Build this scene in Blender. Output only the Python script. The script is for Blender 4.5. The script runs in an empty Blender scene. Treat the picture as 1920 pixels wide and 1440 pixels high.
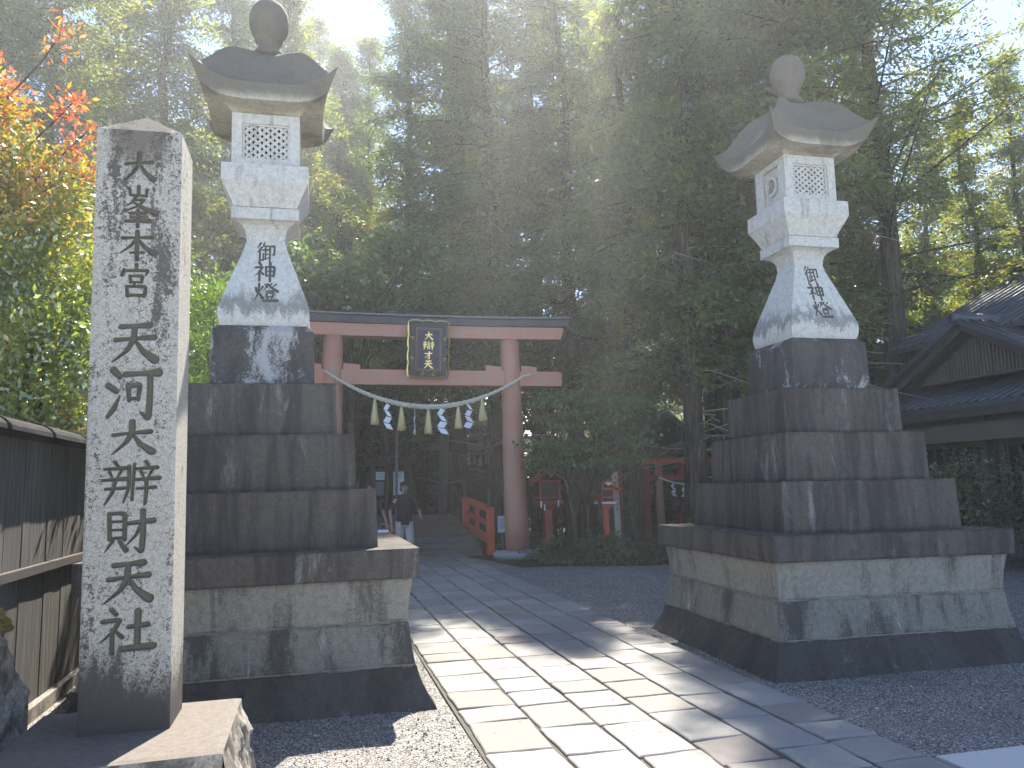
import bpy, bmesh, math, random
import numpy as np
from mathutils import Vector, Matrix, Quaternion
R = math.radians
SC = bpy.context.scene
COL = SC.collection

# ------------------------------------------------------------------ camera, sky, sun, exposure
SUN_EL, SUN_AZ = R(52), R(19)            # azimuth measured from +Y (the path) towards +X
YAW, PITCH, ROLL, FPX = R(13.92), math.atan(191.118/1504.47), 0.021, 1504.47
def make_camera():
    F = Vector((math.sin(YAW)*math.cos(PITCH), math.cos(YAW)*math.cos(PITCH), math.sin(PITCH)))
    r0 = Vector((math.cos(YAW), -math.sin(YAW), 0)); u0 = r0.cross(F)
    U = u0*math.cos(ROLL)+r0*math.sin(ROLL); r = r0*math.cos(ROLL)-u0*math.sin(ROLL)
    cd = bpy.data.cameras.new('camera'); c = bpy.data.objects.new('camera', cd); COL.objects.link(c)
    m = Matrix.Identity(4)
    for i in range(3):
        m[i][0] = r[i]; m[i][1] = U[i]; m[i][2] = -F[i]
    m.translation = (0, 0, 1.6); c.matrix_world = m
    cd.sensor_width = 36; cd.lens = FPX*36/1920; cd.clip_end = 2000; cd.clip_start = .05
    SC.camera = c
make_camera()
W = bpy.data.worlds.new('World'); SC.world = W; W.use_nodes = True
nt = W.node_tree
sky = nt.nodes.new('ShaderNodeTexSky'); sky.sky_type = 'NISHITA'; sky.sun_disc = False
sky.sun_elevation = SUN_EL; sky.sun_rotation = SUN_AZ; sky.air_density = .5; sky.dust_density = .0; sky.ozone_density = 2.5
bg = nt.nodes['Background']; hs = nt.nodes.new('ShaderNodeHueSaturation'); hs.inputs['Saturation'].default_value = 1.0; nt.links.new(sky.outputs[0], hs.inputs['Color']); nt.links.new(hs.outputs[0], bg.inputs[0]); bg.inputs[1].default_value = 0.05
sd = bpy.data.lights.new('sun', 'SUN'); sd.energy = 2.05; sd.angle = R(.55); sd.color = (1, .93, .82)
so = bpy.data.objects.new('sun', sd); COL.objects.link(so)
so.rotation_euler = Vector((math.sin(SUN_AZ)*math.cos(SUN_EL), math.cos(SUN_AZ)*math.cos(SUN_EL), math.sin(SUN_EL))).to_track_quat('Z', 'Y').to_euler()
SC.view_settings.view_transform = 'Standard'; SC.view_settings.look = 'None'
SC.view_settings.exposure = 3.3; SC.view_settings.gamma = 1
GLARE_HAZE = 0.0026
cy = SC.cycles
cy.use_denoising = True; cy.max_bounces = 8; cy.diffuse_bounces = 5; cy.glossy_bounces = 2; cy.transmission_bounces = 4
cy.volume_bounces = 0; cy.transparent_max_bounces = 4; cy.use_adaptive_sampling = True; cy.adaptive_threshold = .02
cy.caustics_reflective = False; cy.caustics_refractive = False

# ------------------------------------------------------------------ helpers
def npmesh(name, V, Fq, tint=None, smooth=False, attrs=None):
    """mesh from arrays; Fq = (n,k) int array or list of such arrays"""
    V = np.asarray(V, np.float32)
    if isinstance(Fq, np.ndarray): Fq = [Fq]
    Fq = [np.asarray(f, np.int32) for f in Fq if len(f)]
    me = bpy.data.meshes.new(name)
    me.vertices.add(len(V)); me.vertices.foreach_set('co', V.ravel())
    nl = sum(f.size for f in Fq); npoly = sum(len(f) for f in Fq)
    me.loops.add(nl); me.loops.foreach_set('vertex_index', np.concatenate([f.ravel() for f in Fq]))
    tot = np.concatenate([np.full(len(f), f.shape[1], np.int32) for f in Fq])
    st = np.concatenate([[0], np.cumsum(tot)[:-1]]).astype(np.int32)
    me.polygons.add(npoly); me.polygons.foreach_set('loop_start', st)
    me.polygons.foreach_set('use_smooth', np.full(npoly, smooth))
    me.update(calc_edges=True)
    if tint is not None:
        a = me.attributes.new('tint', 'FLOAT', 'FACE'); a.data.foreach_set('value', np.asarray(tint, np.float32))
    for k, v in (attrs or {}).items():
        a = me.attributes.new(k, 'FLOAT', 'POINT'); a.data.foreach_set('value', np.asarray(v, np.float32))
    return me
class MB:
    """collects polygons for one mesh"""
    def __init__(s): s.v = []; s.f = []; s.sm = []
    def add(s, V, Fs, smooth=False):
        b = len(s.v); s.v += [tuple(map(float, p)) for p in V]
        for f in Fs: s.f.append([b+i for i in f]); s.sm.append(smooth)
        return s
    def box(s, x0, x1, y0, y1, z0, z1, M=None):
        V = [Vector(p) for p in ((x0,y0,z0),(x1,y0,z0),(x1,y1,z0),(x0,y1,z0),(x0,y0,z1),(x1,y0,z1),(x1,y1,z1),(x0,y1,z1))]
        if M is not None: V = [M @ p for p in V]
        return s.add(V, [(3,2,1,0),(4,5,6,7),(0,1,5,4),(1,2,6,5),(2,3,7,6),(3,0,4,7)])
    def rings(s, rings, cap=True, smooth=False, closed=True):
        n = len(rings[0]); V = [p for r in rings for p in r]; Fs = []
        for i in range(len(rings)-1):
            for j in range(n if closed else n-1):
                k = (j+1) % n; Fs.append((i*n+j, i*n+k, (i+1)*n+k, (i+1)*n+j))
        if cap: Fs.append(tuple(range(n-1, -1, -1))); Fs.append(tuple((len(rings)-1)*n+j for j in range(n)))
        return s.add(V, Fs, smooth)
    def sq(s, prof, cx=0, cy_=0, smooth=False):
        """square frustum stack: list of (z, half)"""
        return s.rings([[(cx-h, cy_-h, z), (cx+h, cy_-h, z), (cx+h, cy_+h, z), (cx-h, cy_+h, z)] for z, h in prof], True, smooth)
    def lathe(s, prof, n=24, c=(0,0), smooth=True, ell=1.0):
        return s.rings([[(c[0]+r*math.cos(2*math.pi*k/n), c[1]+ell*r*math.sin(2*math.pi*k/n), z) for k in range(n)] for r, z in prof], True, smooth)
    def tube(s, pts, rad, n=8, smooth=True):
        pts = [Vector(p) for p in pts]; rs = []
        if not hasattr(rad, '__len__'): rad = [rad]*len(pts)
        for i, p in enumerate(pts):
            t = (pts[min(i+1, len(pts)-1)]-pts[max(i-1, 0)]).normalized()
            a = t.cross(Vector((0,0,1)) if abs(t.z) < .9 else Vector((1,0,0))).normalized(); b = t.cross(a)
            rs.append([p+(a*math.cos(2*math.pi*k/n)-b*math.sin(2*math.pi*k/n))*rad[i] for k in range(n)])
        return s.rings(rs, True, smooth)
    def prism(s, poly, axis, a0, a1):
        """extrude a 2D polygon along an axis: poly in the two other axes order"""
        def P(u, v, w): return {'x': (w,u,v), 'y': (u,w,v), 'z': (u,v,w)}[axis]
        n = len(poly); V = [P(u,v,a0) for u,v in poly]+[P(u,v,a1) for u,v in poly]
        Fs = [tuple(range(n)), tuple(range(2*n-1, n-1, -1))]+[(i, i+n, (i+1) % n+n, (i+1) % n) for i in range(n)]
        return s.add(V, Fs)
    def mesh(s, name, bevel=0):
        me = bpy.data.meshes.new(name); me.from_pydata(s.v, [], s.f); me.polygons.foreach_set('use_smooth', s.sm)
        bm = bmesh.new(); bm.from_mesh(me); bmesh.ops.recalc_face_normals(bm, faces=bm.faces)
        if bevel:
            es = [e for e in bm.edges if len(e.link_faces) == 2 and e.calc_face_angle(0) > .5]
            bmesh.ops.bevel(bm, geom=es, offset=bevel, segments=2, affect='EDGES', profile=.6, clamp_overlap=True)
        bm.to_mesh(me); bm.free(); return me
    def build(s, name, m, parent=None, bevel=0, **kw): return link(name, s.mesh(name, bevel), m, parent, **kw)
def join_mesh(a, b, mats):
    n = len(a.f); a.add(b.v, b.f); me = a.mesh('joined')
    for k in mats: me.materials.append(MAT[k])
    me.polygons.foreach_set('material_index', np.r_[np.zeros(n, np.int32), np.ones(len(a.f)-n, np.int32)]); return me
def link(name, me, m, parent=None, label=None, cat=None, group=None, kind=None, loc=None):
    o = bpy.data.objects.new(name, me); COL.objects.link(o)
    if me is not None and m is not None and not me.materials: me.materials.append(m)
    if parent is not None: o.parent = parent
    if loc is not None: o.location = loc
    return tag(o, label, cat, group, kind)
def tag(o, label=None, cat=None, group=None, kind=None):
    for k, v in (('label', label), ('category', cat), ('group', group), ('kind', kind)):
        if v: o[k] = v
    return o
def thing(name, label, cat, loc=(0,0,0), rz=0, group=None):
    o = bpy.data.objects.new(name, None); COL.objects.link(o); o.location = loc; o.rotation_euler = (0,0,rz); o.empty_display_size = .3
    return tag(o, label, cat, group)
def dup(o, loc=None, rz=None, scale=None, label=None, parent=None):
    c = o.copy(); COL.objects.link(c)
    if parent is not None: c.parent = parent
    if loc is not None: c.location = loc
    if rz is not None: c.rotation_euler = (0,0,rz)
    if scale is not None: c.scale = scale if hasattr(scale, '__len__') else (scale,)*3
    if label: c['label'] = label
    for ch in list(o.children): dup(ch, parent=c)
    return c

# ------------------------------------------------------------------ materials
class G:
    def __init__(s, name):
        s.m = bpy.data.materials.new(name); s.m.use_nodes = True; s.n = s.m.node_tree.nodes; s.l = s.m.node_tree.links
        s.b = s.n['Principled BSDF']; s.o = s.n['Material Output']
        tc = s.n.new('ShaderNodeTexCoord'); s.co = tc.outputs['Object']
        oi = s.n.new('ShaderNodeObjectInfo'); s.rnd = oi.outputs['Random']
        s.sep = s.n.new('ShaderNodeSeparateXYZ'); s.l.new(s.co, s.sep.inputs[0])
        s.x, s.y, s.z = s.sep.outputs
        add = s.n.new('ShaderNodeVectorMath'); add.operation = 'ADD'; s.l.new(s.co, add.inputs[0])
        mu = s.math('MULTIPLY', s.rnd, 37.0); s.l.new(mu, add.inputs[1]); s.cr = add.outputs[0]
    def _in(s, sock, v):
        if isinstance(v, bpy.types.NodeSocket): s.l.new(v, sock)
        elif hasattr(v, '__len__') and sock.type == 'RGBA': sock.default_value = (*v[:3], 1)
        else: sock.default_value = v
    def math(s, op, a, b=0.0, c=None, clamp=False):
        n = s.n.new('ShaderNodeMath'); n.operation = op; n.use_clamp = clamp; s._in(n.inputs[0], a); s._in(n.inputs[1], b)
        if c is not None: s._in(n.inputs[2], c)
        return n.outputs[0]
    def scale(s, v, sc):
        n = s.n.new('ShaderNodeMapping'); s._in(n.inputs['Vector'], v); n.inputs['Scale'].default_value = sc; return n.outputs[0]
    def noise(s, v, sc, det=5, rough=.6, dist=0):
        n = s.n.new('ShaderNodeTexNoise'); s._in(n.inputs['Vector'], v); n.inputs['Scale'].default_value = sc
        n.inputs['Detail'].default_value = det; n.inputs['Roughness'].default_value = rough; n.inputs['Distortion'].default_value = dist
        return n.outputs['Fac']
    def voro(s, v, sc, out='Distance', feat='F1'):
        n = s.n.new('ShaderNodeTexVoronoi'); n.feature = feat; s._in(n.inputs['Vector'], v); n.inputs['Scale'].default_value = sc; return n.outputs[out]
    def ramp(s, f, st, interp='LINEAR'):
        n = s.n.new('ShaderNodeValToRGB'); s._in(n.inputs[0], f); e = n.color_ramp.elements; n.color_ramp.interpolation = interp
        while len(e) < len(st): e.new(.5)
        for i, (p, c) in enumerate(st):
            e[i].position = p; e[i].color = (c, c, c, 1) if not hasattr(c, '__len__') else (*c, 1)
        return n.outputs[0]
    def step(s, f, a, b):
        n = s.n.new('ShaderNodeMapRange'); n.interpolation_type = 'SMOOTHSTEP'; s._in(n.inputs[0], f)
        n.inputs[1].default_value = a; n.inputs[2].default_value = b; return n.outputs[0]
    def mix(s, f, a, b, blend='MIX'):
        n = s.n.new('ShaderNodeMix'); n.data_type = 'RGBA'; n.blend_type = blend
        s._in(n.inputs[0], f); s._in(n.inputs[6], a); s._in(n.inputs[7], b); return n.outputs[2]
    def attr(s, name):
        n = s.n.new('ShaderNodeAttribute'); n.attribute_name = name; return n.outputs['Fac']
    def bump(s, h, strength=.5, dist=.01):
        n = s.n.new('ShaderNodeBump'); n.inputs['Strength'].default_value = strength; n.inputs['Distance'].default_value = dist
        s._in(n.inputs['Height'], h); s.l.new(n.outputs[0], s.b.inputs['Normal']); return n
    def done(s, col, rough=.85, metal=0, spec=.3):
        s._in(s.b.inputs['Base Color'], col); s._in(s.b.inputs['Roughness'], rough); s.b.inputs['Metallic'].default_value = metal
        s.b.inputs['Specular IOR Level'].default_value = spec; return s.m

def stone_mat(name, a, b, dark, streak=(.5,.62), streak_scale=(9,9,1.3), darkc=(.035,.033,.03), pale=None, zdark=None, grain=140, bump=.35, carve=False, band=None):
    """weathered granite: speckle a..b, dark run-off streaks, optional pale patches and dark heights"""
    g = G(name)
    sp = g.noise(g.cr, grain, 3, .7); sp2 = g.noise(g.cr, 22, 5, .65)
    col = g.mix(g.step(sp, .3, .7), a, b)
    col = g.mix(g.math('MULTIPLY', g.step(sp2, .35, .75), .45), col, tuple(.55*x for x in a))
    big = g.noise(g.scale(g.cr, streak_scale), 1, 6, .65, .3)
    lich = g.noise(g.cr, 60, 4, .75)
    m = g.math('ADD', big, g.math('MULTIPLY', g.math('SUBTRACT', lich, .5), .35))
    m = g.math('MULTIPLY', g.step(m, streak[0], streak[1]), dark)
    col = g.mix(m, col, darkc)
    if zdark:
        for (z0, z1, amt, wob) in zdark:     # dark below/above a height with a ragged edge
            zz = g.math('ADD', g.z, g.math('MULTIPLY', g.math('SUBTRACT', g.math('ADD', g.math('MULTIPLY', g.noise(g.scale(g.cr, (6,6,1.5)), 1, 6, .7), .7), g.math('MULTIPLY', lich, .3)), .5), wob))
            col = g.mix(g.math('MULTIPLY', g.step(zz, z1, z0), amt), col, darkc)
    if band:
        zb = g.math('ADD', g.z, g.math('MULTIPLY', g.math('SUBTRACT', g.math('ADD', g.math('MULTIPLY', g.noise(g.scale(g.cr, (9,9,1.2)), 1, 6, .7), .65), g.math('MULTIPLY', lich, .35)), .5), band[3]))
        bm_ = g.math('MULTIPLY', g.step(zb, band[0]-.03, band[0]+.02), g.step(zb, band[1]+.08, band[1]-.05))
        col = g.mix(g.math('MULTIPLY', bm_, band[2]), col, (.09,.088,.08))
    if pale:
        lo, hi, pc, amt, sc = pale
        pm = g.math('ADD', g.noise(g.scale(g.cr, sc), 1, 6, .7, .4), g.math('MULTIPLY', g.math('SUBTRACT', lich, .5), .3))
        col = g.mix(g.math('MULTIPLY', g.step(pm, lo, hi), amt), col, pc)
    if carve:
        col = g.mix(g.step(g.attr('carve'), .1, .6), col, g.mix(sp2, (.03,.03,.024), (.10,.095,.075)))
    g.bump(g.math('ADD', g.math('MULTIPLY', sp, .5), sp2), bump, .006)
    return g.done(col, .9, spec=.25)
MAT = {}
def setup_materials():
    M = MAT
    M['granite_light'] = stone_mat('granite_light', (.34,.33,.30), (.56,.55,.51), .55, (.55,.72), (8,8,1.0), (.10,.095,.08))
    M['granite_shaft'] = stone_mat('granite_shaft', (.34,.34,.31), (.56,.56,.52), .45, (.62,.74), carve=True, band=(3.12,3.24,.65,.8))
    M['granite_roof'] = stone_mat('granite_roof', (.27,.25,.19), (.42,.395,.32), .5, (.5,.65), (3,3,3), (.085,.075,.06), zdark=[(5.02,4.92,.84,.16)], bump=.5)  # weathered dark top; lit look of the soffit painted in as paler stone
    M['granite_dark'] = stone_mat('granite_dark', (.062,.053,.046), (.115,.10,.088), .8, (.42,.62), (7,7,.7), (.03,.027,.027), pale=(.57,.74,(.27,.26,.25),.6,(5,5,1.0)), bump=.6)
    M['granite_tier'] = stone_mat('granite_tier', (.05,.046,.045), (.09,.085,.08), .7, (.45,.6), (4,4,1), (.03,.027,.028), pale=(.52,.64,(.38,.38,.38),.75,(3.4,3.4,1.6)))
    M['course_pale'] = stone_mat('course_pale', (.18,.165,.133), (.33,.305,.255), .8, (.50,.68), (4.5,4.5,.7), (.055,.05,.045), bump=.7)
    M['course_mid'] = stone_mat('course_mid', (.145,.135,.11), (.265,.247,.208), .85, (.46,.62), (3.4,3.4,.8), (.042,.038,.034), pale=(.60,.70,(.45,.44,.41),.6,(6,6,.9)), bump=.7)
    M['course_dark'] = stone_mat('course_dark', (.05,.045,.04), (.085,.078,.07), .6, (.45,.6), (3,3,.8), (.03,.028,.026), pale=(.62,.70,(.24,.23,.21),.6,(4,4,.8)), bump=.7)
    M['plinth_stone'] = stone_mat('plinth_stone', (.12,.105,.09), (.19,.165,.145), .4, (.55,.7), (2,2,2), (.06,.055,.05), bump=.2)
    M['rough_stone'] = stone_mat('rough_stone', (.16,.14,.12), (.34,.31,.27), .8, (.45,.6), (6,6,6), (.05,.045,.035), grain=60, bump=1)
    # the name stone: mottled lichen, dark lichen down both edges, dark foot and head, carved characters
    g = G('name_stone')
    sp = g.noise(g.co, 170, 3, .7); sp2 = g.noise(g.co, 55, 5, .75, .8)
    col = g.mix(g.step(sp, .3, .72), (.20,.19,.165), (.42,.40,.355))
    col = g.mix(g.math('MULTIPLY', g.step(sp2, .5, .62), .55), col, (.10,.095,.08))
    wv = g.math('ABSOLUTE', g.x)
    band = g.math('SUBTRACT', 1.0, g.math('MULTIPLY', g.math('ABSOLUTE', g.math('SUBTRACT', wv, .125)), 9.0))  # lichen bands along each side of the writing
    hi = g.step(g.z, .9, 2.6)
    lich = g.math('ADD', g.noise(g.scale(g.co, (7,7,2)), 1, 5, .7, .5), g.math('MULTIPLY', g.math('SUBTRACT', sp2, .5), .9))
    m1 = g.math('MULTIPLY', g.step(g.math('ADD', lich, g.math('MULTIPLY', g.math('MULTIPLY', band, hi), .16)), .58, .68), .85)
    col = g.mix(m1, col, (.045,.04,.035))
    zz = g.math('ADD', g.z, g.math('MULTIPLY', g.math('SUBTRACT', lich, .5), 1.05))
    zz = g.math('ADD', zz, g.math('MULTIPLY', g.step(g.x, -.25, .1), .12))
    col = g.mix(g.math('MULTIPLY', g.step(zz, .5, .36), .92), col, (.045,.038,.034))
    col = g.mix(g.math('MULTIPLY', g.math('MULTIPLY', g.step(g.math('ADD', g.z, g.math('MULTIPLY', g.math('SUBTRACT', lich, .5), .5)), 3.0, 3.2), g.step(g.math('SUBTRACT', .2, wv), 0.0, .1)), .8), col, (.07,.06,.05))
    col = g.mix(g.step(g.attr('carve'), .08, .5), col, g.mix(sp2, (.04,.036,.028), (.13,.12,.095)))
    g.bump(g.math('ADD', sp, sp2), .5, .004); M['name_stone'] = g.done(col, .92, spec=.2)
    # gravel
    g = G('gravel'); wp = g.n.new('ShaderNodeNewGeometry').outputs['Position']
    v = g.voro(wp, 75); vc = g.voro(wp, 75, 'Color'); v2 = g.voro(wp, 28); big = g.noise(wp, 1.2, 4)
    n = g.n.new('ShaderNodeSeparateColor'); g.l.new(vc, n.inputs[0])
    col = g.ramp(n.outputs[0], [(0,(.15,.138,.126)), (.45,(.275,.256,.236)), (.8,(.375,.355,.325)), (1,(.57,.55,.50))])
    col = g.mix(g.math('MULTIPLY', g.step(big, .4, .7), .35), col, (.16,.155,.15))
    col = g.mix(g.math('MULTIPLY', g.step(v, .35, .75), .8), col, (.02,.02,.02))
    g.bump(g.math('SUBTRACT', 1.0, v), 1, .012); M['gravel'] = g.done(col, .85, spec=.3)
    g = G('pebble'); t = g.attr('tint'); M['pebble'] = g.done(g.ramp(t, [(0,(.08,.08,.08)), (.6,(.22,.21,.20)), (1,(.5,.48,.45))]), .8)
    g = G('dry_leaf'); t = g.attr('tint'); M['dry_leaf'] = g.done(g.ramp(t, [(0,(.05,.035,.02)), (.6,(.14,.09,.04)), (1,(.20,.17,.06))]), .8)
    # paving
    g = G('paving'); wp = g.n.new('ShaderNodeNewGeometry').outputs['Position']; t = g.attr('tint')
    base = g.ramp(t, [(0,(.215,.19,.172)), (.25,(.25,.235,.215)), (.5,(.27,.265,.25)), (.75,(.30,.29,.268)), (1,(.32,.30,.268))])
    sp = g.noise(wp, 130, 3, .7); sp2 = g.noise(wp, 7, 5, .65)
    col = g.mix(g.math('MULTIPLY', g.step(sp, .35, .7), .45), base, (.16,.155,.145))
    col = g.mix(g.math('MULTIPLY', g.step(sp2, .42, .72), .4), col, (.19,.18,.165))
    g.bump(g.math('ADD', sp, g.math('MULTIPLY', sp2, 1.5)), .5, .008); M['paving'] = g.done(col, .85, spec=.15)
    g = G('joint_soil'); M['joint_soil'] = g.done(g.mix(g.noise(g.co, 9), (.05,.05,.045), (.10,.095,.08)), .95)
    g = G('kerb_stone'); sp = g.noise(g.co, 90, 3, .7); g.bump(sp, .3, .006); M['kerb_stone'] = g.done(g.mix(sp, (.40,.39,.37), (.58,.57,.54)), .8)
    g = G('forest_soil'); sp = g.noise(g.co, 3, 6, .7); g.bump(g.noise(g.co, 25, 4), 1, .05)
    M['forest_soil'] = g.done(g.mix(g.step(sp, .35, .65), (.035,.028,.018), (.035,.05,.018)), .95)
    # painted vermilion wood (two ages), blackened kasagi, weathered wood
    def paint(name, c, c2, grain=(30,30,1.5), r=.55, amt=.5, spec=.4):
        g = G(name); n1 = g.noise(g.scale(g.co, grain), 1, 4, .6); n2 = g.noise(g.co, 3, 5, .6)
        col = g.mix(g.math('MULTIPLY', g.step(n2, .35, .75), amt), c, c2); col = g.mix(g.math('MULTIPLY', g.step(n1, .45, .8), .3), col, tuple(.6*x for x in c))
        g.bump(n1, .25, .004); M[name] = g.done(col, r, spec=spec)
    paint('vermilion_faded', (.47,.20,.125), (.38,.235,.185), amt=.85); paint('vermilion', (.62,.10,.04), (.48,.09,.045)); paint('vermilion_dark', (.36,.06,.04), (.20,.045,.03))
    paint('black_lacquer', (.03,.03,.035), (.05,.055,.065), r=.4); paint('dark_wood', (.045,.036,.03), (.075,.06,.048), r=.8); paint('grey_wood', (.17,.16,.145), (.10,.095,.085), r=.85)
    paint('pale_wood', (.40,.38,.30), (.30,.30,.24), r=.8); paint('lattice_wood', (.13,.10,.075), (.09,.07,.05), r=.85); paint('deck_wood', (.16,.10,.075), (.11,.075,.06), r=.7)
    paint('grey_stone_torii', (.30,.31,.315), (.20,.205,.21), (8,8,2), r=.9); paint('plaster', (.12,.115,.105), (.09,.085,.08), (3,3,3), r=.9)
    # fence boards
    g = G('fence_board'); n1 = g.noise(g.scale(g.co, (40,40,1.2)), 1, 5, .7); n2 = g.noise(g.scale(g.co, (5,5,.8)), 1, 4)
    col = g.mix(g.step(n1, .4, .7), (.052,.05,.047), (.15,.14,.122)); col = g.mix(g.math('MULTIPLY', g.step(n2, .4, .65), .6), col, (.055,.05,.045))
    g.bump(n1, .8, .006); M['fence_board'] = g.done(col, .85)
    g = G('roof_tile'); n1 = g.noise(g.cr, 6, 4); g.bump(n1, .2, .01); M['roof_tile'] = g.done(g.mix(n1, (.04,.043,.05), (.08,.083,.095)), .5, spec=.45)
    g = G('fence_cap'); n1 = g.noise(g.scale(g.co, (6,2,6)), 1, 5); g.bump(n1, .8, .03); M['fence_cap'] = g.done(g.mix(n1, (.010,.010,.011), (.03,.03,.032)), .75, spec=.06)
    g = G('copper_roof'); n1 = g.noise(g.cr, 4, 4); M['copper_roof'] = g.done(g.mix(n1, (.10,.11,.12), (.20,.21,.22)), .42, spec=.5)
    # bark
    g = G('bark'); n1 = g.noise(g.scale(g.cr, (14,14,1.6)), 1, 6, .7, .5); n2 = g.noise(g.cr, 1.2, 4)
    col = g.mix(g.step(n1, .35, .68), (.035,.025,.018), (.15,.115,.09)); col = g.mix(g.math('MULTIPLY', g.step(n2, .5, .7), .5), col, (.09,.10,.06))
    g.bump(n1, 1, .04); M['bark'] = g.done(col, .95, spec=.1)
    g = G('dead_wood'); M['dead_wood'] = g.done((.32,.285,.24), .9)
    # leaves
    def leaf(name, ramp, trans=.45, rough=.5, gl=.06, tcol=(1.25,1.35,.5), bright=1):
        g = G(name); t = g.attr('tint'); col = g.ramp(t, ramp)
        big = g.noise(g.n.new('ShaderNodeNewGeometry').outputs['Position'], .55, 3)
        col = g.mix(g.math('MULTIPLY', g.step(big, .35, .7), .35), col, g.mix(1.0, col, (1.5,1.25,.6), 'MULTIPLY'))
        n = g.n; d = n.new('ShaderNodeBsdfDiffuse'); tr = n.new('ShaderNodeBsdfTranslucent'); gs = n.new('ShaderNodeBsdfGlossy')
        gs.inputs['Roughness'].default_value = rough; gs.inputs['Color'].default_value = (1,1,1,1)
        g.l.new(col, d.inputs[0]); g.l.new(g.mix(1.0, col, tcol, 'MULTIPLY'), tr.inputs[0])
        m1 = n.new('ShaderNodeMixShader'); m1.inputs[0].default_value = trans; g.l.new(d.outputs[0], m1.inputs[1]); g.l.new(tr.outputs[0], m1.inputs[2])
        m2 = n.new('ShaderNodeMixShader'); m2.inputs[0].default_value = gl; g.l.new(m1.outputs[0], m2.inputs[1]); g.l.new(gs.outputs[0], m2.inputs[2])
        g.l.new(m2.outputs[0], g.o.inputs[0]); n.remove(g.b); M[name] = g.m
    leaf('conifer_leaf', [(0,(.055,.085,.028)), (.5,(.115,.155,.05)), (.85,(.175,.205,.06)), (1,(.19,.15,.07))], .55, tcol=(1.6,1.6,.6))
    leaf('conifer_leaf_blue', [(0,(.05,.08,.038)), (.6,(.10,.145,.065)), (1,(.155,.19,.08))], .55, tcol=(1.5,1.55,.7))
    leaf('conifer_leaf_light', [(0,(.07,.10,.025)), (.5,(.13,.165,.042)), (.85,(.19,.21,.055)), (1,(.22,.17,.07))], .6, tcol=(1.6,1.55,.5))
    leaf('broad_leaf', [(0,(.05,.09,.028)), (.6,(.09,.145,.04)), (1,(.15,.20,.055))], .5, .35, .08)
    leaf('maple_leaf', [(0,(.06,.11,.035)), (.6,(.10,.16,.05)), (1,(.14,.20,.06))], .5)
    leaf('shrub_leaf', [(0,(.05,.085,.03)), (.7,(.09,.125,.045)), (1,(.13,.16,.06))], .45, .4, .07)
    leaf('topiary_leaf', [(0,(.06,.12,.02)), (.6,(.11,.19,.03)), (1,(.17,.25,.05))], .5)
    leaf('photinia_leaf', [(0,(.08,.14,.022)), (.32,(.19,.26,.035)), (.55,(.30,.29,.04)), (.72,(.50,.19,.03)), (1,(.48,.08,.03))], .5, .3, .12, (1.35,1.25,.55))
    leaf('azalea_flower', [(0,(.06,.10,.03)), (.4,(.08,.12,.04)), (.45,(.70,.25,.42)), (1,(.85,.45,.60))], .4, .5, .03, (1,1,1))
    g = G('moss'); n1 = g.noise(g.co, 30, 5); g.bump(n1, 1, .01); M['moss'] = g.done(g.mix(n1, (.12,.11,.02), (.22,.17,.05)), .95)
    # small things
    def plain(name, c, r=.6, metal=0, nz=20, var=.25, spec=.4):
        g = G(name); n1 = g.noise(g.co, nz, 4); M[name] = g.done(g.mix(g.math('MULTIPLY', n1, var*2), c, tuple(.5*x for x in c)), r, metal, spec)
    plain('straw', (.60,.50,.24), .9, nz=60); plain('rope', (.60,.57,.46), .9, nz=80); plain('paper', (.78,.79,.82), .8, var=.06)
    plain('gold', (.75,.58,.20), .35, .85, var=.2); plain('plaque_navy', (.018,.022,.05), .5); plain('plaque_black', (.012,.013,.015), .45); plain('plaque_red', (.30,.13,.08), .5)
    plain('skin', (.36,.22,.16), .6); plain('hair', (.012,.011,.011), .5); plain('shirt_black', (.02,.018,.022), .9); plain('trousers_khaki', (.38,.36,.31), .9); plain('trousers_grey', (.16,.16,.17), .9)
    plain('bronze', (.05,.05,.055), .35, .6); plain('sign_white', (.62,.66,.68), .6, var=.08); plain('ink', (.03,.03,.035), .7); plain('ink_grey', (.22,.23,.25), .7)
    plain('hollow_shade', (.012,.012,.011), .95); plain('white_paint', (.72,.70,.66), .6, var=.1)  # near-black first colour stands in for shade inside hollows
setup_materials()

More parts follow.
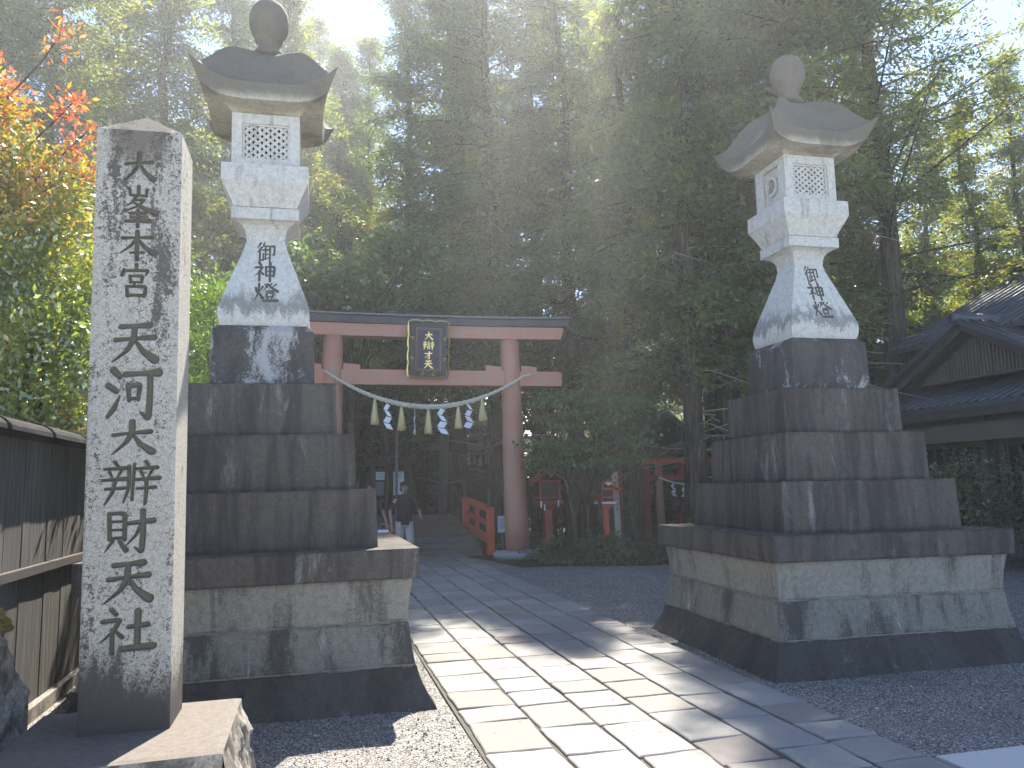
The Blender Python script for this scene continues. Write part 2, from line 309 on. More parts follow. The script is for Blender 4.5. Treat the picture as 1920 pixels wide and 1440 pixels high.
# ------------------------------------------------------------------ brush lettering (strokes on a 100 x 100 square, y down; x, y, width)
def xin(c, s=1.0, sweep=0):
    q = lambda pts: [(c+dx*s, y, w) for dx, y, w in pts]
    return [q(p) for p in ([(-2,2,7),(4,12,6)], [(-19,18,6),(19,16,8)], [(-11,24,6),(-6,36,5)], [(10,22,6),(4,36,5)], [(-23,43,6),(23,40,9)], [(-17,63,6),(17,61,7)], [(0,42,7),(0-sweep*.3,70,7),(-2-sweep,98,4 if sweep else 6)])]
SHI = [[(22,2,9),(30,13,8)], [(6,28,8),(38,25,9),(26,50,7),(2,74,3)], [(24,46,8),(24,98,8)], [(30,50,6),(42,64,8)]]
GL = {
 'dai': [[(14,42,9),(50,36,7),(86,33,11)], [(50,5,11),(50,34,11),(40,60,9),(12,94,4)], [(51,38,6),(66,66,10),(90,88,15),(98,90,3)]],
 'ten': [[(24,16,10),(50,14,8),(78,12,12)], [(14,46,9),(50,42,7),(88,39,11)], [(50,15,10),(48,44,10),(36,70,8),(8,95,4)], [(50,44,6),(66,70,10),(90,90,15),(98,91,3)]],
 'hon': [[(14,28,9),(50,25,7),(86,23,11)], [(50,4,10),(50,50,10),(50,97,9)], [(48,28,8),(34,52,8),(8,76,4)], [(52,28,6),(68,54,10),(94,76,14)], [(34,74,7),(66,73,9)]],
 'hou': [[(50,0,9),(50,20,8)], [(28,8,7),(29,22,6)], [(29,22,6),(70,22,7)], [(71,7,8),(70,24,6)], [(44,26,7),(32,42,5),(16,52,3)], [(38,34,6),(66,32,8),(50,48,6),(10,66,3)], [(36,38,5),(60,52,9),(94,64,13)], [(30,67,7),(70,65,8)], [(32,77,7),(68,75,8)], [(20,87,8),(80,85,10)], [(50,58,8),(50,100,8)]],
 'gu': [[(50,1,9),(50,13,8)], [(18,17,8),(13,34,9)], [(18,20,7),(82,18,9),(74,34,4)], [(34,36,8),(36,56,7)], [(34,36,7),(66,35,9),(64,56,7)], [(36,54,6),(64,54,6)], [(48,55,6),(42,67,6)], [(26,68,8),(29,97,8)], [(26,68,7),(76,67,9),(72,97,9)], [(29,94,8),(72,94,8)]],
 'ka': [[(12,8,12),(25,20,9)], [(3,37,10),(18,47,9)], [(3,94,7),(14,80,9),(25,56,4)], [(34,16,9),(66,14,8),(98,12,13)], [(40,36,9),(43,64,7)], [(40,37,7),(63,35,9),(60,62,7)], [(43,61,6),(61,60,6)], [(82,14,10),(82,60,10),(80,97,11),(64,86,4)]],
 'ben': xin(23,1,16)+[[(47,12,7),(47,60,7),(38,94,4)], [(56,8,6),(53,88,6)]]+xin(78,.95),
 'zai': [[(10,8,8),(12,66,8)], [(10,8,6),(41,7,9),(41,67,8)], [(12,26,5),(40,26,6)], [(12,45,5),(40,45,6)], [(12,64,6),(41,63,7)], [(18,70,7),(3,95,3)], [(31,70,7),(44,91,10)], [(48,31,8),(97,26,11)], [(76,3,10),(77,60,10),(75,97,10),(61,86,4)], [(74,34,8),(62,60,6),(44,82,3)]],
 'sha': SHI+[[(54,42,9),(88,39,10)], [(70,8,11),(70,88,10)], [(46,90,11),(98,87,13)]],
 'go': [[(20,3,8),(3,26,4)], [(23,26,8),(3,52,4)], [(16,40,8),(16,99,7)], [(39,3,7),(30,24,4)], [(34,18,5),(59,16,7)], [(28,38,6),(61,36,7)], [(46,18,7),(46,84,6)], [(34,56,6),(34,87,6)], [(46,62,5),(58,60,6)], [(27,93,7),(61,80,5)], [(68,18,6),(95,16,8),(93,66,7),(82,60,4)], [(70,18,8),(70,101,7)]],
 'shin': SHI+[[(54,24,8),(56,73,7)], [(54,24,6),(95,22,9),(91,73,8)], [(56,47,5),(92,46,6)], [(56,71,6),(91,70,7)], [(74,1,9),(74,101,8)]],
 'tou': [[(8,28,7),(14,48,8)], [(37,22,7),(30,40,4)], [(22,5,7),(22,50,7),(3,95,3)], [(24,56,5),(38,81,9)], [(46,10,5),(63,8,7),(40,43,3)], [(50,18,5),(58,25,5)], [(75,3,5),(66,18,6),(99,44,10)], [(93,8,6),(80,21,3)], [(54,44,5),(81,43,7)], [(54,54,6),(56,75,6)], [(54,54,5),(83,53,7),(80,75,6)], [(56,73,5),(80,72,6)], [(58,78,5),(62,89,5)], [(77,76,5),(72,89,4)], [(42,95,7),(98,92,10)]],
 'bn2': xin(17,.78,8)+[[(49,3,6),(54,12,6)], [(38,22,5),(63,20,6)], [(42,34,5),(60,33,6)], [(42,46,5),(60,45,6)], [(41,60,6),(43,86,6)], [(41,60,5),(61,59,7),(59,86,6)], [(43,83,5),(59,83,5)]]+xin(84,.72),
 'sai': [[(12,32,9),(50,30,7),(88,28,11)], [(58,3,10),(59,60,10),(57,97,11),(42,86,4)], [(56,34,8),(40,62,6),(9,86,3)]],
}
def resample(st, n=9):
    """smooth a stroke through its points"""
    p = np.array(st, float); t = np.r_[0, np.cumsum(np.hypot(*np.diff(p[:, :2], axis=0).T))]; t /= t[-1]
    tt = np.linspace(0, 1, n*(len(p)-1)); out = np.stack([np.interp(tt, t, p[:, k]) for k in range(3)], 1)
    if len(p) > 2:
        for _ in range(2): out[1:-1, :2] = (out[:-2, :2]+2*out[1:-1, :2]+out[2:, :2])/4
    return out
def carve_depth(X, Z, glyphs, fat=.72):
    """depth 0..1 of V-cut strokes at the points X (right), Z (up); glyphs = (name, cx, ztop, width, height)"""
    D = np.zeros_like(X)
    for nm, cx, zt, w, h in glyphs:
        sel = np.where((np.abs(X-cx) < w*.65) & (Z < zt+.1*h) & (Z > zt-1.1*h))
        gx = (X[sel]-cx)/w*100+50; gy = (zt-Z[sel])/h*100; d = np.zeros_like(gx)
        for st in GL[nm]:
            for a, b in zip(resample(st)[:-1], resample(st)[1:]):
                ab = b[:2]-a[:2]; L2 = max(ab@ab, 1e-6)
                t = np.clip(((gx-a[0])*ab[0]+(gy-a[1])*ab[1])/L2, 0, 1)
                dist = np.hypot(gx-a[0]-t*ab[0], gy-a[1]-t*ab[1]); ww = (a[2]+(b[2]-a[2])*t)*fat
                d = np.maximum(d, np.clip((ww-dist)/4.0, 0, 1))
        D[sel] = np.maximum(D[sel], d)
    return D
def letter_strips(mb, glyphs, frame, lift=0.0004):
    """flat raised brush strokes; frame(u, v, lift) -> point, u right, v up"""
    k = 0
    for nm, cx, zt, w, h in glyphs:
        for st in GL[nm]:
            p = resample(st); q = np.stack([cx+(p[:, 0]-50)/100*w, zt-p[:, 1]/100*h], 1); r = p[:, 2]/100*w*.55
            d = np.gradient(q, axis=0); d /= np.linalg.norm(d, axis=1)[:, None]+1e-9; nn = np.stack([-d[:, 1], d[:, 0]], 1)
            A = q+nn*r[:, None]; B = q-nn*r[:, None]; k += 1
            V = [frame(*a, k*lift) for a in A]+[frame(*b, k*lift) for b in B]; n = len(q)
            mb.add(V, [(i, i+1, n+i+1, n+i) for i in range(n-1)])
    return mb

rng = np.random.default_rng(7); random.seed(7)
def vnoise(P, sc, seed=0):
    """cheap smooth 3D value noise in -1..1"""
    q = np.asarray(P, float)*sc+seed*17.3; s = 0
    for k, (a, b, c) in enumerate(((1,.3,.7), (-.6,1.1,.2), (.4,-.8,1.2), (1.7,.9,-1.1), (-1.9,1.6,1.4))):
        s = s+np.sin(q @ np.array([a,b,c])*1.7+k*2.1+seed)*(1/(1+.35*k))
    return s/2.6
def lumpy(c, r, seed, n=3, amp=.25, sc=2.0, fine=.08):
    """a rough boulder: subdivided icosphere pushed about"""
    bm = bmesh.new(); bmesh.ops.create_icosphere(bm, subdivisions=n, radius=1); V = np.array([v.co[:] for v in bm.verts]); Fs = np.array([[v.index for v in f.verts] for f in bm.faces]); bm.free()
    k = 1+amp*vnoise(V, sc, seed)+fine*vnoise(V, sc*5, seed+3)
    return V*k[:, None]*np.array(r)+np.array(c), Fs
def quads(P, D, N, L, Wd, tint, fold=0):
    """one diamond leaf per row: base P, direction D, normal N, length L, width Wd"""
    D = D/(np.linalg.norm(D, axis=1)[:, None]+1e-9); S = np.cross(D, N); S /= np.linalg.norm(S, axis=1)[:, None]+1e-9
    L = L[:, None]; Wd = Wd[:, None]; V = np.stack([P, P+D*L*.45+S*Wd*.5, P+D*L, P+D*L*.45-S*Wd*.5], 1).reshape(-1, 3)
    return V, np.arange(len(V)).reshape(-1, 4), tint
# ------------------------------------------------------------------ ground, gravel court, paved path, kerb
def build_ground():
    n = 60; xs = np.linspace(-60, 80, n); ys = np.linspace(-22, 90, n); X, Y = np.meshgrid(xs, ys)
    Z = -0.03+0*X; rise = np.clip((Y-44)/34, 0, 1); Z = Z+rise**1.3*11+rise*1.2*np.sin(X*.13)
    I = np.arange(n*n).reshape(n, n); F4 = np.stack([I[:-1,:-1], I[:-1,1:], I[1:,1:], I[1:,:-1]], -1).reshape(-1, 4)
    link('ground', npmesh('ground', np.stack([X, Y, Z], -1).reshape(-1, 3), F4, smooth=True), MAT['forest_soil'], kind='structure')
    # gravel with faint rake unevenness, reaching to the planting bed
    mb = MB()
    nx, ny = 90, 80; xs = np.linspace(-9, 26, nx); ys = np.linspace(3.66, 18.2, ny); V = []
    for y in ys:
        for x in xs:
            lim = 15.3+.25*math.sin(x*1.7)+.2*math.sin(x*.6) if x > 3.6 else 18.4
            yy = min(y, lim); V.append((x, yy, .006*math.sin(x*2.1)*math.sin(yy*1.7)+.003*math.sin(x*6+yy*5)))
    me = npmesh('gravel_court', np.array(V), np.array([(j*nx+i, j*nx+i+1, (j+1)*nx+i+1, (j+1)*nx+i) for j in range(ny-1) for i in range(nx-1) if V[j*nx+i][1] < V[(j+1)*nx+i][1] or V[j*nx+i+1][1] < V[(j+1)*nx+i+1][1]]), smooth=True)
    link('gravel', me, MAT['gravel'], kind='structure')
    MB().box(.985, 3.43, 3.67, 18.9, -.02, .014).build('path_bed', MAT['joint_soil'], kind='structure')
    # paving stones in six courses along the path; one sheet of separate stones with worn edges
    Vs, Fs, T = [], [], []; b = 0; edges = [1.0, 1.44, 1.84, 2.24, 2.64, 3.03, 3.42]
    for c in range(6):
        y = 3.67+rng.random()*.02
        while y < 18.7:
            L = rng.choice([.36,.42,.48,.56,.64]); y1 = min(y+L, 18.8)
            x0, x1 = edges[c]+.010+abs(rng.normal(0,.003)), edges[c+1]-.010-abs(rng.normal(0,.003)); w, l = x1-x0, (y1-y)-.017
            nu = nv = 13; gl = np.array([0,.012,.028,.06,.14,.3,.5,.7,.86,.94,.972,.988,1]); u, v = np.meshgrid(gl, gl)
            e = np.minimum(np.minimum(u, 1-u)*w, np.minimum(v, 1-v)*l)
            sk = rng.normal(0,.011,4)
            px = x0+u*w+(v-.5)*sk[0]+.0025*np.sin(v*9+y*5)*(np.abs(u-.5)*2)**3; py = y+.008+v*l+(u-.5)*sk[1]*1.5+.003*np.sin(u*8+y*3+c)*(np.abs(v-.5)*2)**3
            top = .034+rng.normal(0,.0018)+(u-.5)*rng.normal(0,.0025)+(v-.5)*rng.normal(0,.0025)
            pz = top-.009*np.exp(-e/.005)+.0015*np.sin(px*31+c)*np.sin(py*27)
            P = np.stack([px, py, pz], -1).reshape(-1, 3); I = np.arange(nu*nv).reshape(nv, nu)+b
            F4 = np.stack([I[:-1,:-1], I[:-1,1:], I[1:,1:], I[1:,:-1]], -1).reshape(-1, 4)
            ring = np.concatenate([I[0,:], I[1:,-1], I[-1,-2::-1], I[-2:0:-1,0]]); low = P[ring-b].copy(); low[:, 2] = .004
            J = np.arange(len(ring))+b+nu*nv; S4 = np.stack([np.roll(ring,-1), ring, J, np.roll(J,-1)], -1)
            Vs.append(P); Vs.append(low); Fs += [F4, S4]; t = np.clip(rng.beta(2,2) if rng.random() > .12 else rng.random()*.2, 0, 1); T += [t]*(len(F4)+len(S4)); b += nu*nv+len(ring); y = y1
    link('path', npmesh('path', np.concatenate(Vs), Fs, T, smooth=False), MAT['paving'], kind='structure')
    k = MB(); x = -8.0
    while x < 26:
        L = random.uniform(.9, 1.4)
        if x < 3.45 < x+L: L = 3.45-x
        if x < .98 < x+L: L = .98-x
        if .97 < x < 3.44: x = 3.45; continue
        k.box(x, x+L-.012, 3.66+random.uniform(-.004,.004), 4.09+random.uniform(-.005,.005), -.02, .03+random.uniform(-.002,.002)); x += L
    k.build('kerb', MAT['kerb_stone'], bevel=.008, kind='structure')
    r = MB(); r.box(-40, 60, -21, 3.645, -.02, .022); r.build('pavement', MAT['kerb_stone'], kind='structure')
    # loose stones over the gravel, thickest near the path edge and street side
    n = 16000; X = np.concatenate([rng.uniform(-1.6, .99, 6000), rng.uniform(3.43, 9, 10000)]); Y = 3.9+rng.random(n)**1.7*9
    r = rng.uniform(.004, .011, n)*np.where(rng.random(n) < .05, 1.7, 1); a = rng.uniform(0, 6.28, n)
    oc = np.array([(1,0,0),(0,1,0),(-1,0,0),(0,-1,0),(.2,.1,.75),(.1,-.1,-.5)])[None]*rng.uniform(.65, 1.2, (n,6,1)); c, s_ = np.cos(a)[:, None], np.sin(a)[:, None]
    V = np.stack([X[:, None]+r[:, None]*(oc[..., 0]*c-oc[..., 1]*s_), Y[:, None]+r[:, None]*(oc[..., 0]*s_+oc[..., 1]*c), .006+r[:, None]*oc[..., 2]], -1).reshape(-1, 3)
    F3 = (np.array([(0,1,4),(1,2,4),(2,3,4),(3,0,4),(1,0,5),(2,1,5),(3,2,5),(0,3,5)])[None]+6*np.arange(n)[:, None, None]).reshape(-1, 3)
    link('loose_stones', npmesh('loose_stones', V, F3, np.repeat(rng.random(n), 8)), MAT['pebble'], kind='stuff')
    n = 260; P = np.stack([rng.uniform(-1.5, 8, n), 3.8+rng.random(n)**1.4*10, np.full(n, .012)], 1); P[:, 2] = np.where((P[:, 0] > 1) & (P[:, 0] < 3.42), .040, .014)
    D = np.stack([rng.normal(size=n), rng.normal(size=n), rng.uniform(-.1,.25,n)], 1); N = np.array([0,0,1])+rng.normal(0,.25,(n,3)); L = rng.uniform(.012,.032,n)
    V, F4, T = quads(P, D, N, L, L*.5, rng.random(n)); link('fallen_leaves', npmesh('fallen_leaves', V, F4, T), MAT['dry_leaf'], kind='stuff')
build_ground()

# ------------------------------------------------------------------ stone lanterns
def square_profile_mesh(prof, nu=64, seed=1, blocks=3, joint=.012, rough=.006, offset_joint=0.0, worn=.012):
    """one course of rusticated blocks: grid faces on four sides following the profile [(z, half)...], joints cut in"""
    zs = np.array([p[0] for p in prof]); hs = np.array([p[1] for p in prof]); nv = 16
    t = np.linspace(0, 1, nv); z = np.interp(t, np.linspace(0,1,len(zs)), zs); h = np.interp(t, np.linspace(0,1,len(hs)), hs)
    V, Fq = [], []; b = 0; u = np.linspace(-1, 1, nu)
    for side in range(4):
        U, T = np.meshgrid(u, t); H = np.interp(T, t, h); Z = np.interp(T, t, z)
        rr = np.random.default_rng(seed*10+side); js = np.sort((np.arange(1, blocks)/blocks*2-1)+rr.uniform(-.14,.14,blocks-1)+offset_joint)
        blk = np.searchsorted(js, U); off = rr.uniform(-.006,.006,blocks)[blk]
        dj = np.min(np.abs(U[..., None]-js), -1)*np.mean(hs) if blocks > 1 else np.ones_like(U)
        P0 = np.stack([U*H, -H, Z], -1)
        d = off-joint*np.exp(-(dj/.008)**2)+rough*vnoise(P0.reshape(-1,3)*np.array([1,1,1])+side*5, 9, seed).reshape(U.shape)+rough*.6*vnoise(P0.reshape(-1,3)+side*3, 31, seed).reshape(U.shape)
        ed = np.minimum(T, 1-T)*abs(zs[-1]-zs[0]); d = d-worn*np.exp(-ed/.008)*(1+.6*vnoise(P0.reshape(-1,3), 14, seed+2).reshape(U.shape))
        d = d*np.clip((1-np.abs(U))/.04, 0, 1)
        P = np.stack([U*H, -H-d, Z], -1).reshape(-1, 3)
        a = side*math.pi/2; Rm = np.array([[math.cos(a),-math.sin(a),0],[math.sin(a),math.cos(a),0],[0,0,1]]); P = P @ Rm.T
        I = np.arange(nu*nv).reshape(nv, nu)+b; Fq.append(np.stack([I[:-1,:-1], I[:-1,1:], I[1:,1:], I[1:,:-1]], -1).reshape(-1, 4)); V.append(P); b += nu*nv
    for zz, hh, up in ((z[0], h[0], 0), (z[-1], h[-1], 1)):
        q = [(-hh,-hh,zz),(hh,-hh,zz),(hh,hh,zz),(-hh,hh,zz)]; V.append(np.array(q)); Fq.append(np.array([[b,b+1,b+2,b+3] if up else [b+3,b+2,b+1,b]])); b += 4
    return npmesh('course', np.concatenate(V), Fq, smooth=False)
def shaft_mesh():
    """four-sided shaft with bulging foot; front face finely gridded and carved"""
    zs = [2.985, 3.02, 3.08, 3.14, 3.20, 3.35, 3.55, 3.70, 3.79]; hs = [.352, .366, .374, .370, .352, .300, .232, .180, .158]
    nz, nx = 190, 150; z = np.linspace(zs[0], zs[-1], nz); V, Fq = [], []; b = 0
    fine = np.interp(z, zs, hs); fine = np.convolve(np.pad(fine, 3, 'edge'), np.ones(7)/7, 'valid'); CA = []
    for side in range(4):
        n = nx if side == 0 else 12; u = np.linspace(-1, 1, n); U, H = np.meshgrid(u, fine); Z = np.repeat(z[:, None], n, 1)
        X = U*H; C = np.zeros_like(X)
        if side == 0: C = carve_depth(X.ravel(), Z.ravel(), [('go',.005,3.765,.155,.185), ('shin',.0,3.57,.175,.18), ('tou',.01,3.375,.195,.185)], .95).reshape(X.shape)
        P = np.stack([X, -H+C*.006, Z], -1).reshape(-1, 3); a = side*math.pi/2; Rm = np.array([[math.cos(a),-math.sin(a),0],[math.sin(a),math.cos(a),0],[0,0,1]])
        V.append(P @ Rm.T); CA.append(C.ravel()); I = np.arange(n*nz).reshape(nz, n)+b; Fq.append(np.stack([I[:-1,:-1], I[:-1,1:], I[1:,1:], I[1:,:-1]], -1).reshape(-1, 4)); b += n*nz
    for zz, hh in ((z[0], fine[0]), (z[-1], fine[-1])):
        V.append(np.array([(-hh,-hh,zz),(hh,-hh,zz),(hh,hh,zz),(-hh,hh,zz)])); Fq.append(np.array([[b,b+1,b+2,b+3]])); b += 4; CA.append(np.zeros(4))
    return npmesh('shaft', np.concatenate(V), Fq, smooth=False, attrs={'carve': np.concatenate(CA)})
def roof_mesh():
    """kasa: swept roof with upturned corners, thick fascia and flat soffit"""
    n = 49; g = np.linspace(-1, 1, n); U, Vv = np.meshgrid(g, g); s = np.maximum(abs(U), abs(Vv)); d = np.minimum(abs(U), abs(Vv))/np.maximum(s, 1e-6)
    corner = d**5; kn = [0,.16,.40,.55,.65,.73,.85,.93,1]
    mid = np.interp(s, kn, [5.60,5.585,5.50,5.39,5.30,5.235,5.15,5.105,5.085]); dg = np.interp(s, kn, [5.60,5.585,5.56,5.53,5.475,5.40,5.275,5.215,5.235])
    zt = mid+(dg-mid)*d**np.interp(s, [.5,1], [2.2,5])
    for _ in range(2): zt[1:-1,1:-1] = (zt[1:-1,1:-1]*2+zt[:-2,1:-1]+zt[2:,1:-1]+zt[1:-1,:-2]+zt[1:-1,2:])/6
    half = .50+.115*corner*s; X = U*half; Y = Vv*half
    top = np.stack([X, Y, zt], -1).reshape(-1, 3)
    zb = np.interp(s, [0,.54,.6,1], [4.90,4.90,4.925,4.935])+corner*np.interp(s, [0,.6,1],[0,0,.10])
    hb = .49+.035*corner; bot = np.stack([U*hb, Vv*hb, zb], -1).reshape(-1, 3)
    I = np.arange(n*n).reshape(n, n); ft = np.stack([I[:-1,:-1], I[:-1,1:], I[1:,1:], I[1:,:-1]], -1).reshape(-1, 4); c_ = (n-1)/2; q = (ft[:, 0]//n-c_+.5)*(ft[:, 0] % n-c_+.5) > 0
    ft = np.where(q[:, None], np.stack([ft[:,0],ft[:,1],ft[:,2],ft[:,0],ft[:,2],ft[:,3]], 1), np.stack([ft[:,0],ft[:,1],ft[:,3],ft[:,1],ft[:,2],ft[:,3]], 1)).reshape(-1, 3); fb = ft[:, ::-1]+n*n
    ring = np.concatenate([I[0,:], I[1:,-1], I[-1,-2::-1], I[-2:0:-1,0]]); sd_ = np.stack([ring, np.roll(ring,-1), np.roll(ring,-1)+n*n, ring+n*n], -1)[:, ::-1]
    me = npmesh('roof', np.concatenate([top, bot]), [ft, fb, sd_], smooth=True)
    bm = bmesh.new(); bm.from_mesh(me); bmesh.ops.recalc_face_normals(bm, faces=bm.faces)
    for e in bm.edges: e.smooth = e.calc_face_angle(0) < .7
    bm.to_mesh(me); bm.free(); return me
def lattice(mb, x0, x1, z0, z1, y, nx=5, nz=5, t=.02):
    """diagonal flower lattice: petal-shaped bars between crossing points"""
    dx, dz = (x1-x0)/nx, (z1-z0)/nz
    for i in range(nx):
        for j in range(nz):
            for (a, b) in (((0,0),(1,1)), ((1,0),(0,1))):
                p = np.array([x0+(i+a[0])*dx, z0+(j+a[1])*dz]); q = np.array([x0+(i+b[0])*dx, z0+(j+b[1])*dz]); d = q-p; nn = np.array([-d[1], d[0]])/np.linalg.norm(d)
                m0 = p+d*.25; m1 = p+d*.75; w = .0075; w2 = .0125; mid = (p+q)/2
                poly = [p-nn*w*.6, m0-nn*w2, mid-nn*w*.7, m1-nn*w2, q-nn*w*.6, q+nn*w*.6, m1+nn*w2, mid+nn*w*.7, m0+nn*w2, p+nn*w*.6]
                mb.prism([tuple(v) for v in poly], 'y', y-(.001 if a[0] else 0), y+t)
def make_lantern():
    root = thing('stone_lantern', 'tall stone lantern beside the inscribed name pillar, its tower part hidden by it', 'stone lantern', group='pair of tall stone lanterns on stepped plinths')
    P = lambda name, me, m: link(name, me, MAT[m], root)
    P('base_course', square_profile_mesh([(-.03,1.30),(.08,1.235),(.18,1.185),(.278,1.158)], seed=3, blocks=4, rough=.010), 'course_dark')
    P('base_course', square_profile_mesh([(.280,1.152),(.43,1.125),(.592,1.108)], seed=5, blocks=4, rough=.008), 'course_mid')
    P('base_course', square_profile_mesh([(.594,1.102),(.75,1.112),(.915,1.140)], seed=8, blocks=3, rough=.007), 'course_pale')
    P('cornice_slab', square_profile_mesh([(.917,1.182),(1.03,1.188),(1.136,1.188)], 96, 14, 2, .005, .004, .1, .010), 'granite_dark')
    P('step_block', square_profile_mesh([(1.137,.900),(1.587,.888)], 80, 11, 2, .005, .003, .3, .008), 'granite_dark')
    P('step_block', square_profile_mesh([(1.589,.742),(2.034,.730)], 80, 12, 2, .005, .003, -.35, .008), 'granite_dark')
    P('step_block', square_profile_mesh([(2.036,.601),(2.462,.590)], 80, 13, 1, .005, .003, 0, .008), 'granite_dark')
    MB().sq([(2.464,.420),(2.925,.413),(2.984,.358)]).build('step_block', MAT['granite_tier'], root, .008)
    MB().sq([(.270,1.150),(.289,1.146)]).build('mortar_joint', MAT['course_pale'], root); MB().sq([(.584,1.1005),(.602,1.0975)]).build('mortar_joint', MAT['course_pale'], root)
    P('shaft', shaft_mesh(), 'granite_shaft')
    MB().sq([(3.786,.163),(3.83,.166),(3.875,.178),(3.91,.205),(3.933,.245),(3.94,.270),(3.941,.283),(4.045,.283)]).build('lower_cap', MAT['granite_light'], root, .005)
    MB().sq([(4.053,.268),(4.075,.275),(4.13,.300),(4.20,.335),(4.245,.358),(4.25,.364),(4.410,.364)]).build('platform', MAT['granite_light'], root, .006)
    # fire box: corner posts and rails around a hollow, lattice front, round windows at the sides
    fb = MB(); h = .288; z0, z1 = 4.413, 4.897
    for sx in (-1, 1): fb.box(min(sx*h, sx*.20), max(sx*h, sx*.20), -h, -.20, z0, z1)
    fb.box(-.2, .2, -h, -.2, z0, z0+.07); fb.box(-.2, .2, -h, -.2, z1-.09, z1)
    fb.box(-h, h, .2, h, z0, z1)
    for sx in (-1, 1): fb.box(min(sx*(h-.038), sx*.22), max(sx*(h-.038), sx*.22), -.2, .2, z0, z1)
    for sx in (-1, 1):
        for (a, b, c, d) in ((-.2,-.155,z0,z1), (.155,.2,z0,z1), (-.155,.155,z0,z0+.05), (-.155,.155,z1-.06,z1)): fb.box(min(sx*h, sx*(h-.037)), max(sx*h, sx*(h-.037)), a, b, c, d)
    fb.box(-.2, .2, -.2, .2, z0, z0+.03)
    f = fb.build('fire_box', MAT['granite_light'], root, .003)
    lt = MB(); wx = .188; lattice(lt, -wx+.008, wx-.008, z0+.085, z1-.105, -.262)
    for (a, b, c, d) in ((-wx-.012,-wx+.008,z0+.07,z1-.09), (wx-.008,wx+.012,z0+.07,z1-.09), (-wx+.008,wx-.008,z0+.07,z0+.085), (-wx+.008,wx-.008,z1-.105,z1-.09)): lt.box(a, b, -.272, -.235, c, d)
    lt.build('lattice_window', MAT['granite_light'], f)
    MB().box(-.199, .199, -.215, -.205, z0+.05, z1-.03).build('shade_panel', MAT['hollow_shade'], f)  # solid near-black sheet in place of the shade inside the box
    for sx in (-1, 1):
        rw = MB(); n = 24
        for ring, (r0, r1, x0, x1) in enumerate(((.075,.110,h-.039,h-.008),)):
            pr = [[(sx*x, r*math.cos(2*math.pi*k/n), 4.655+r*math.sin(2*math.pi*k/n)) for k in range(n)] for x, r in ((x0,r1),(x1,r1),(x1,r0),(x0-.02,r0))]
            rw.rings(pr, False, False)
        w_ = rw.build('round_window', MAT['granite_light'], f); dk = MB(); a0 = sorted((sx*(h-.045), sx*(h-.034)))
        dk.rings([[(x_, .077*math.cos(2*math.pi*k/n), 4.655+.077*math.sin(2*math.pi*k/n)) for k in range(n)] for x_ in a0], True); w_.data = join_mesh(rw, dk, ('granite_light','course_mid'))
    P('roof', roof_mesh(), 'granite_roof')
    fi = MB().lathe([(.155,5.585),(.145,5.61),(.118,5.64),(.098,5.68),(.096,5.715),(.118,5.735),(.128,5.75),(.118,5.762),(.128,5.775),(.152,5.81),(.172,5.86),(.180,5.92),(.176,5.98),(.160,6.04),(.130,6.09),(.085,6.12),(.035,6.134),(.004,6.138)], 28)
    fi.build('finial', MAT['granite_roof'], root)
    return root
lan = make_lantern(); lan.location = (-.402, 7.361, 0); lan.rotation_euler = (0, -.008, 0); lan.scale = (1.0036,)*3
lan2 = dup(lan, (4.89, 7.199, 0), -.02, 1.0, 'tall stone lantern standing on the gravel on the right of the paved path')
lan2.rotation_euler = (0, .004, -.02)

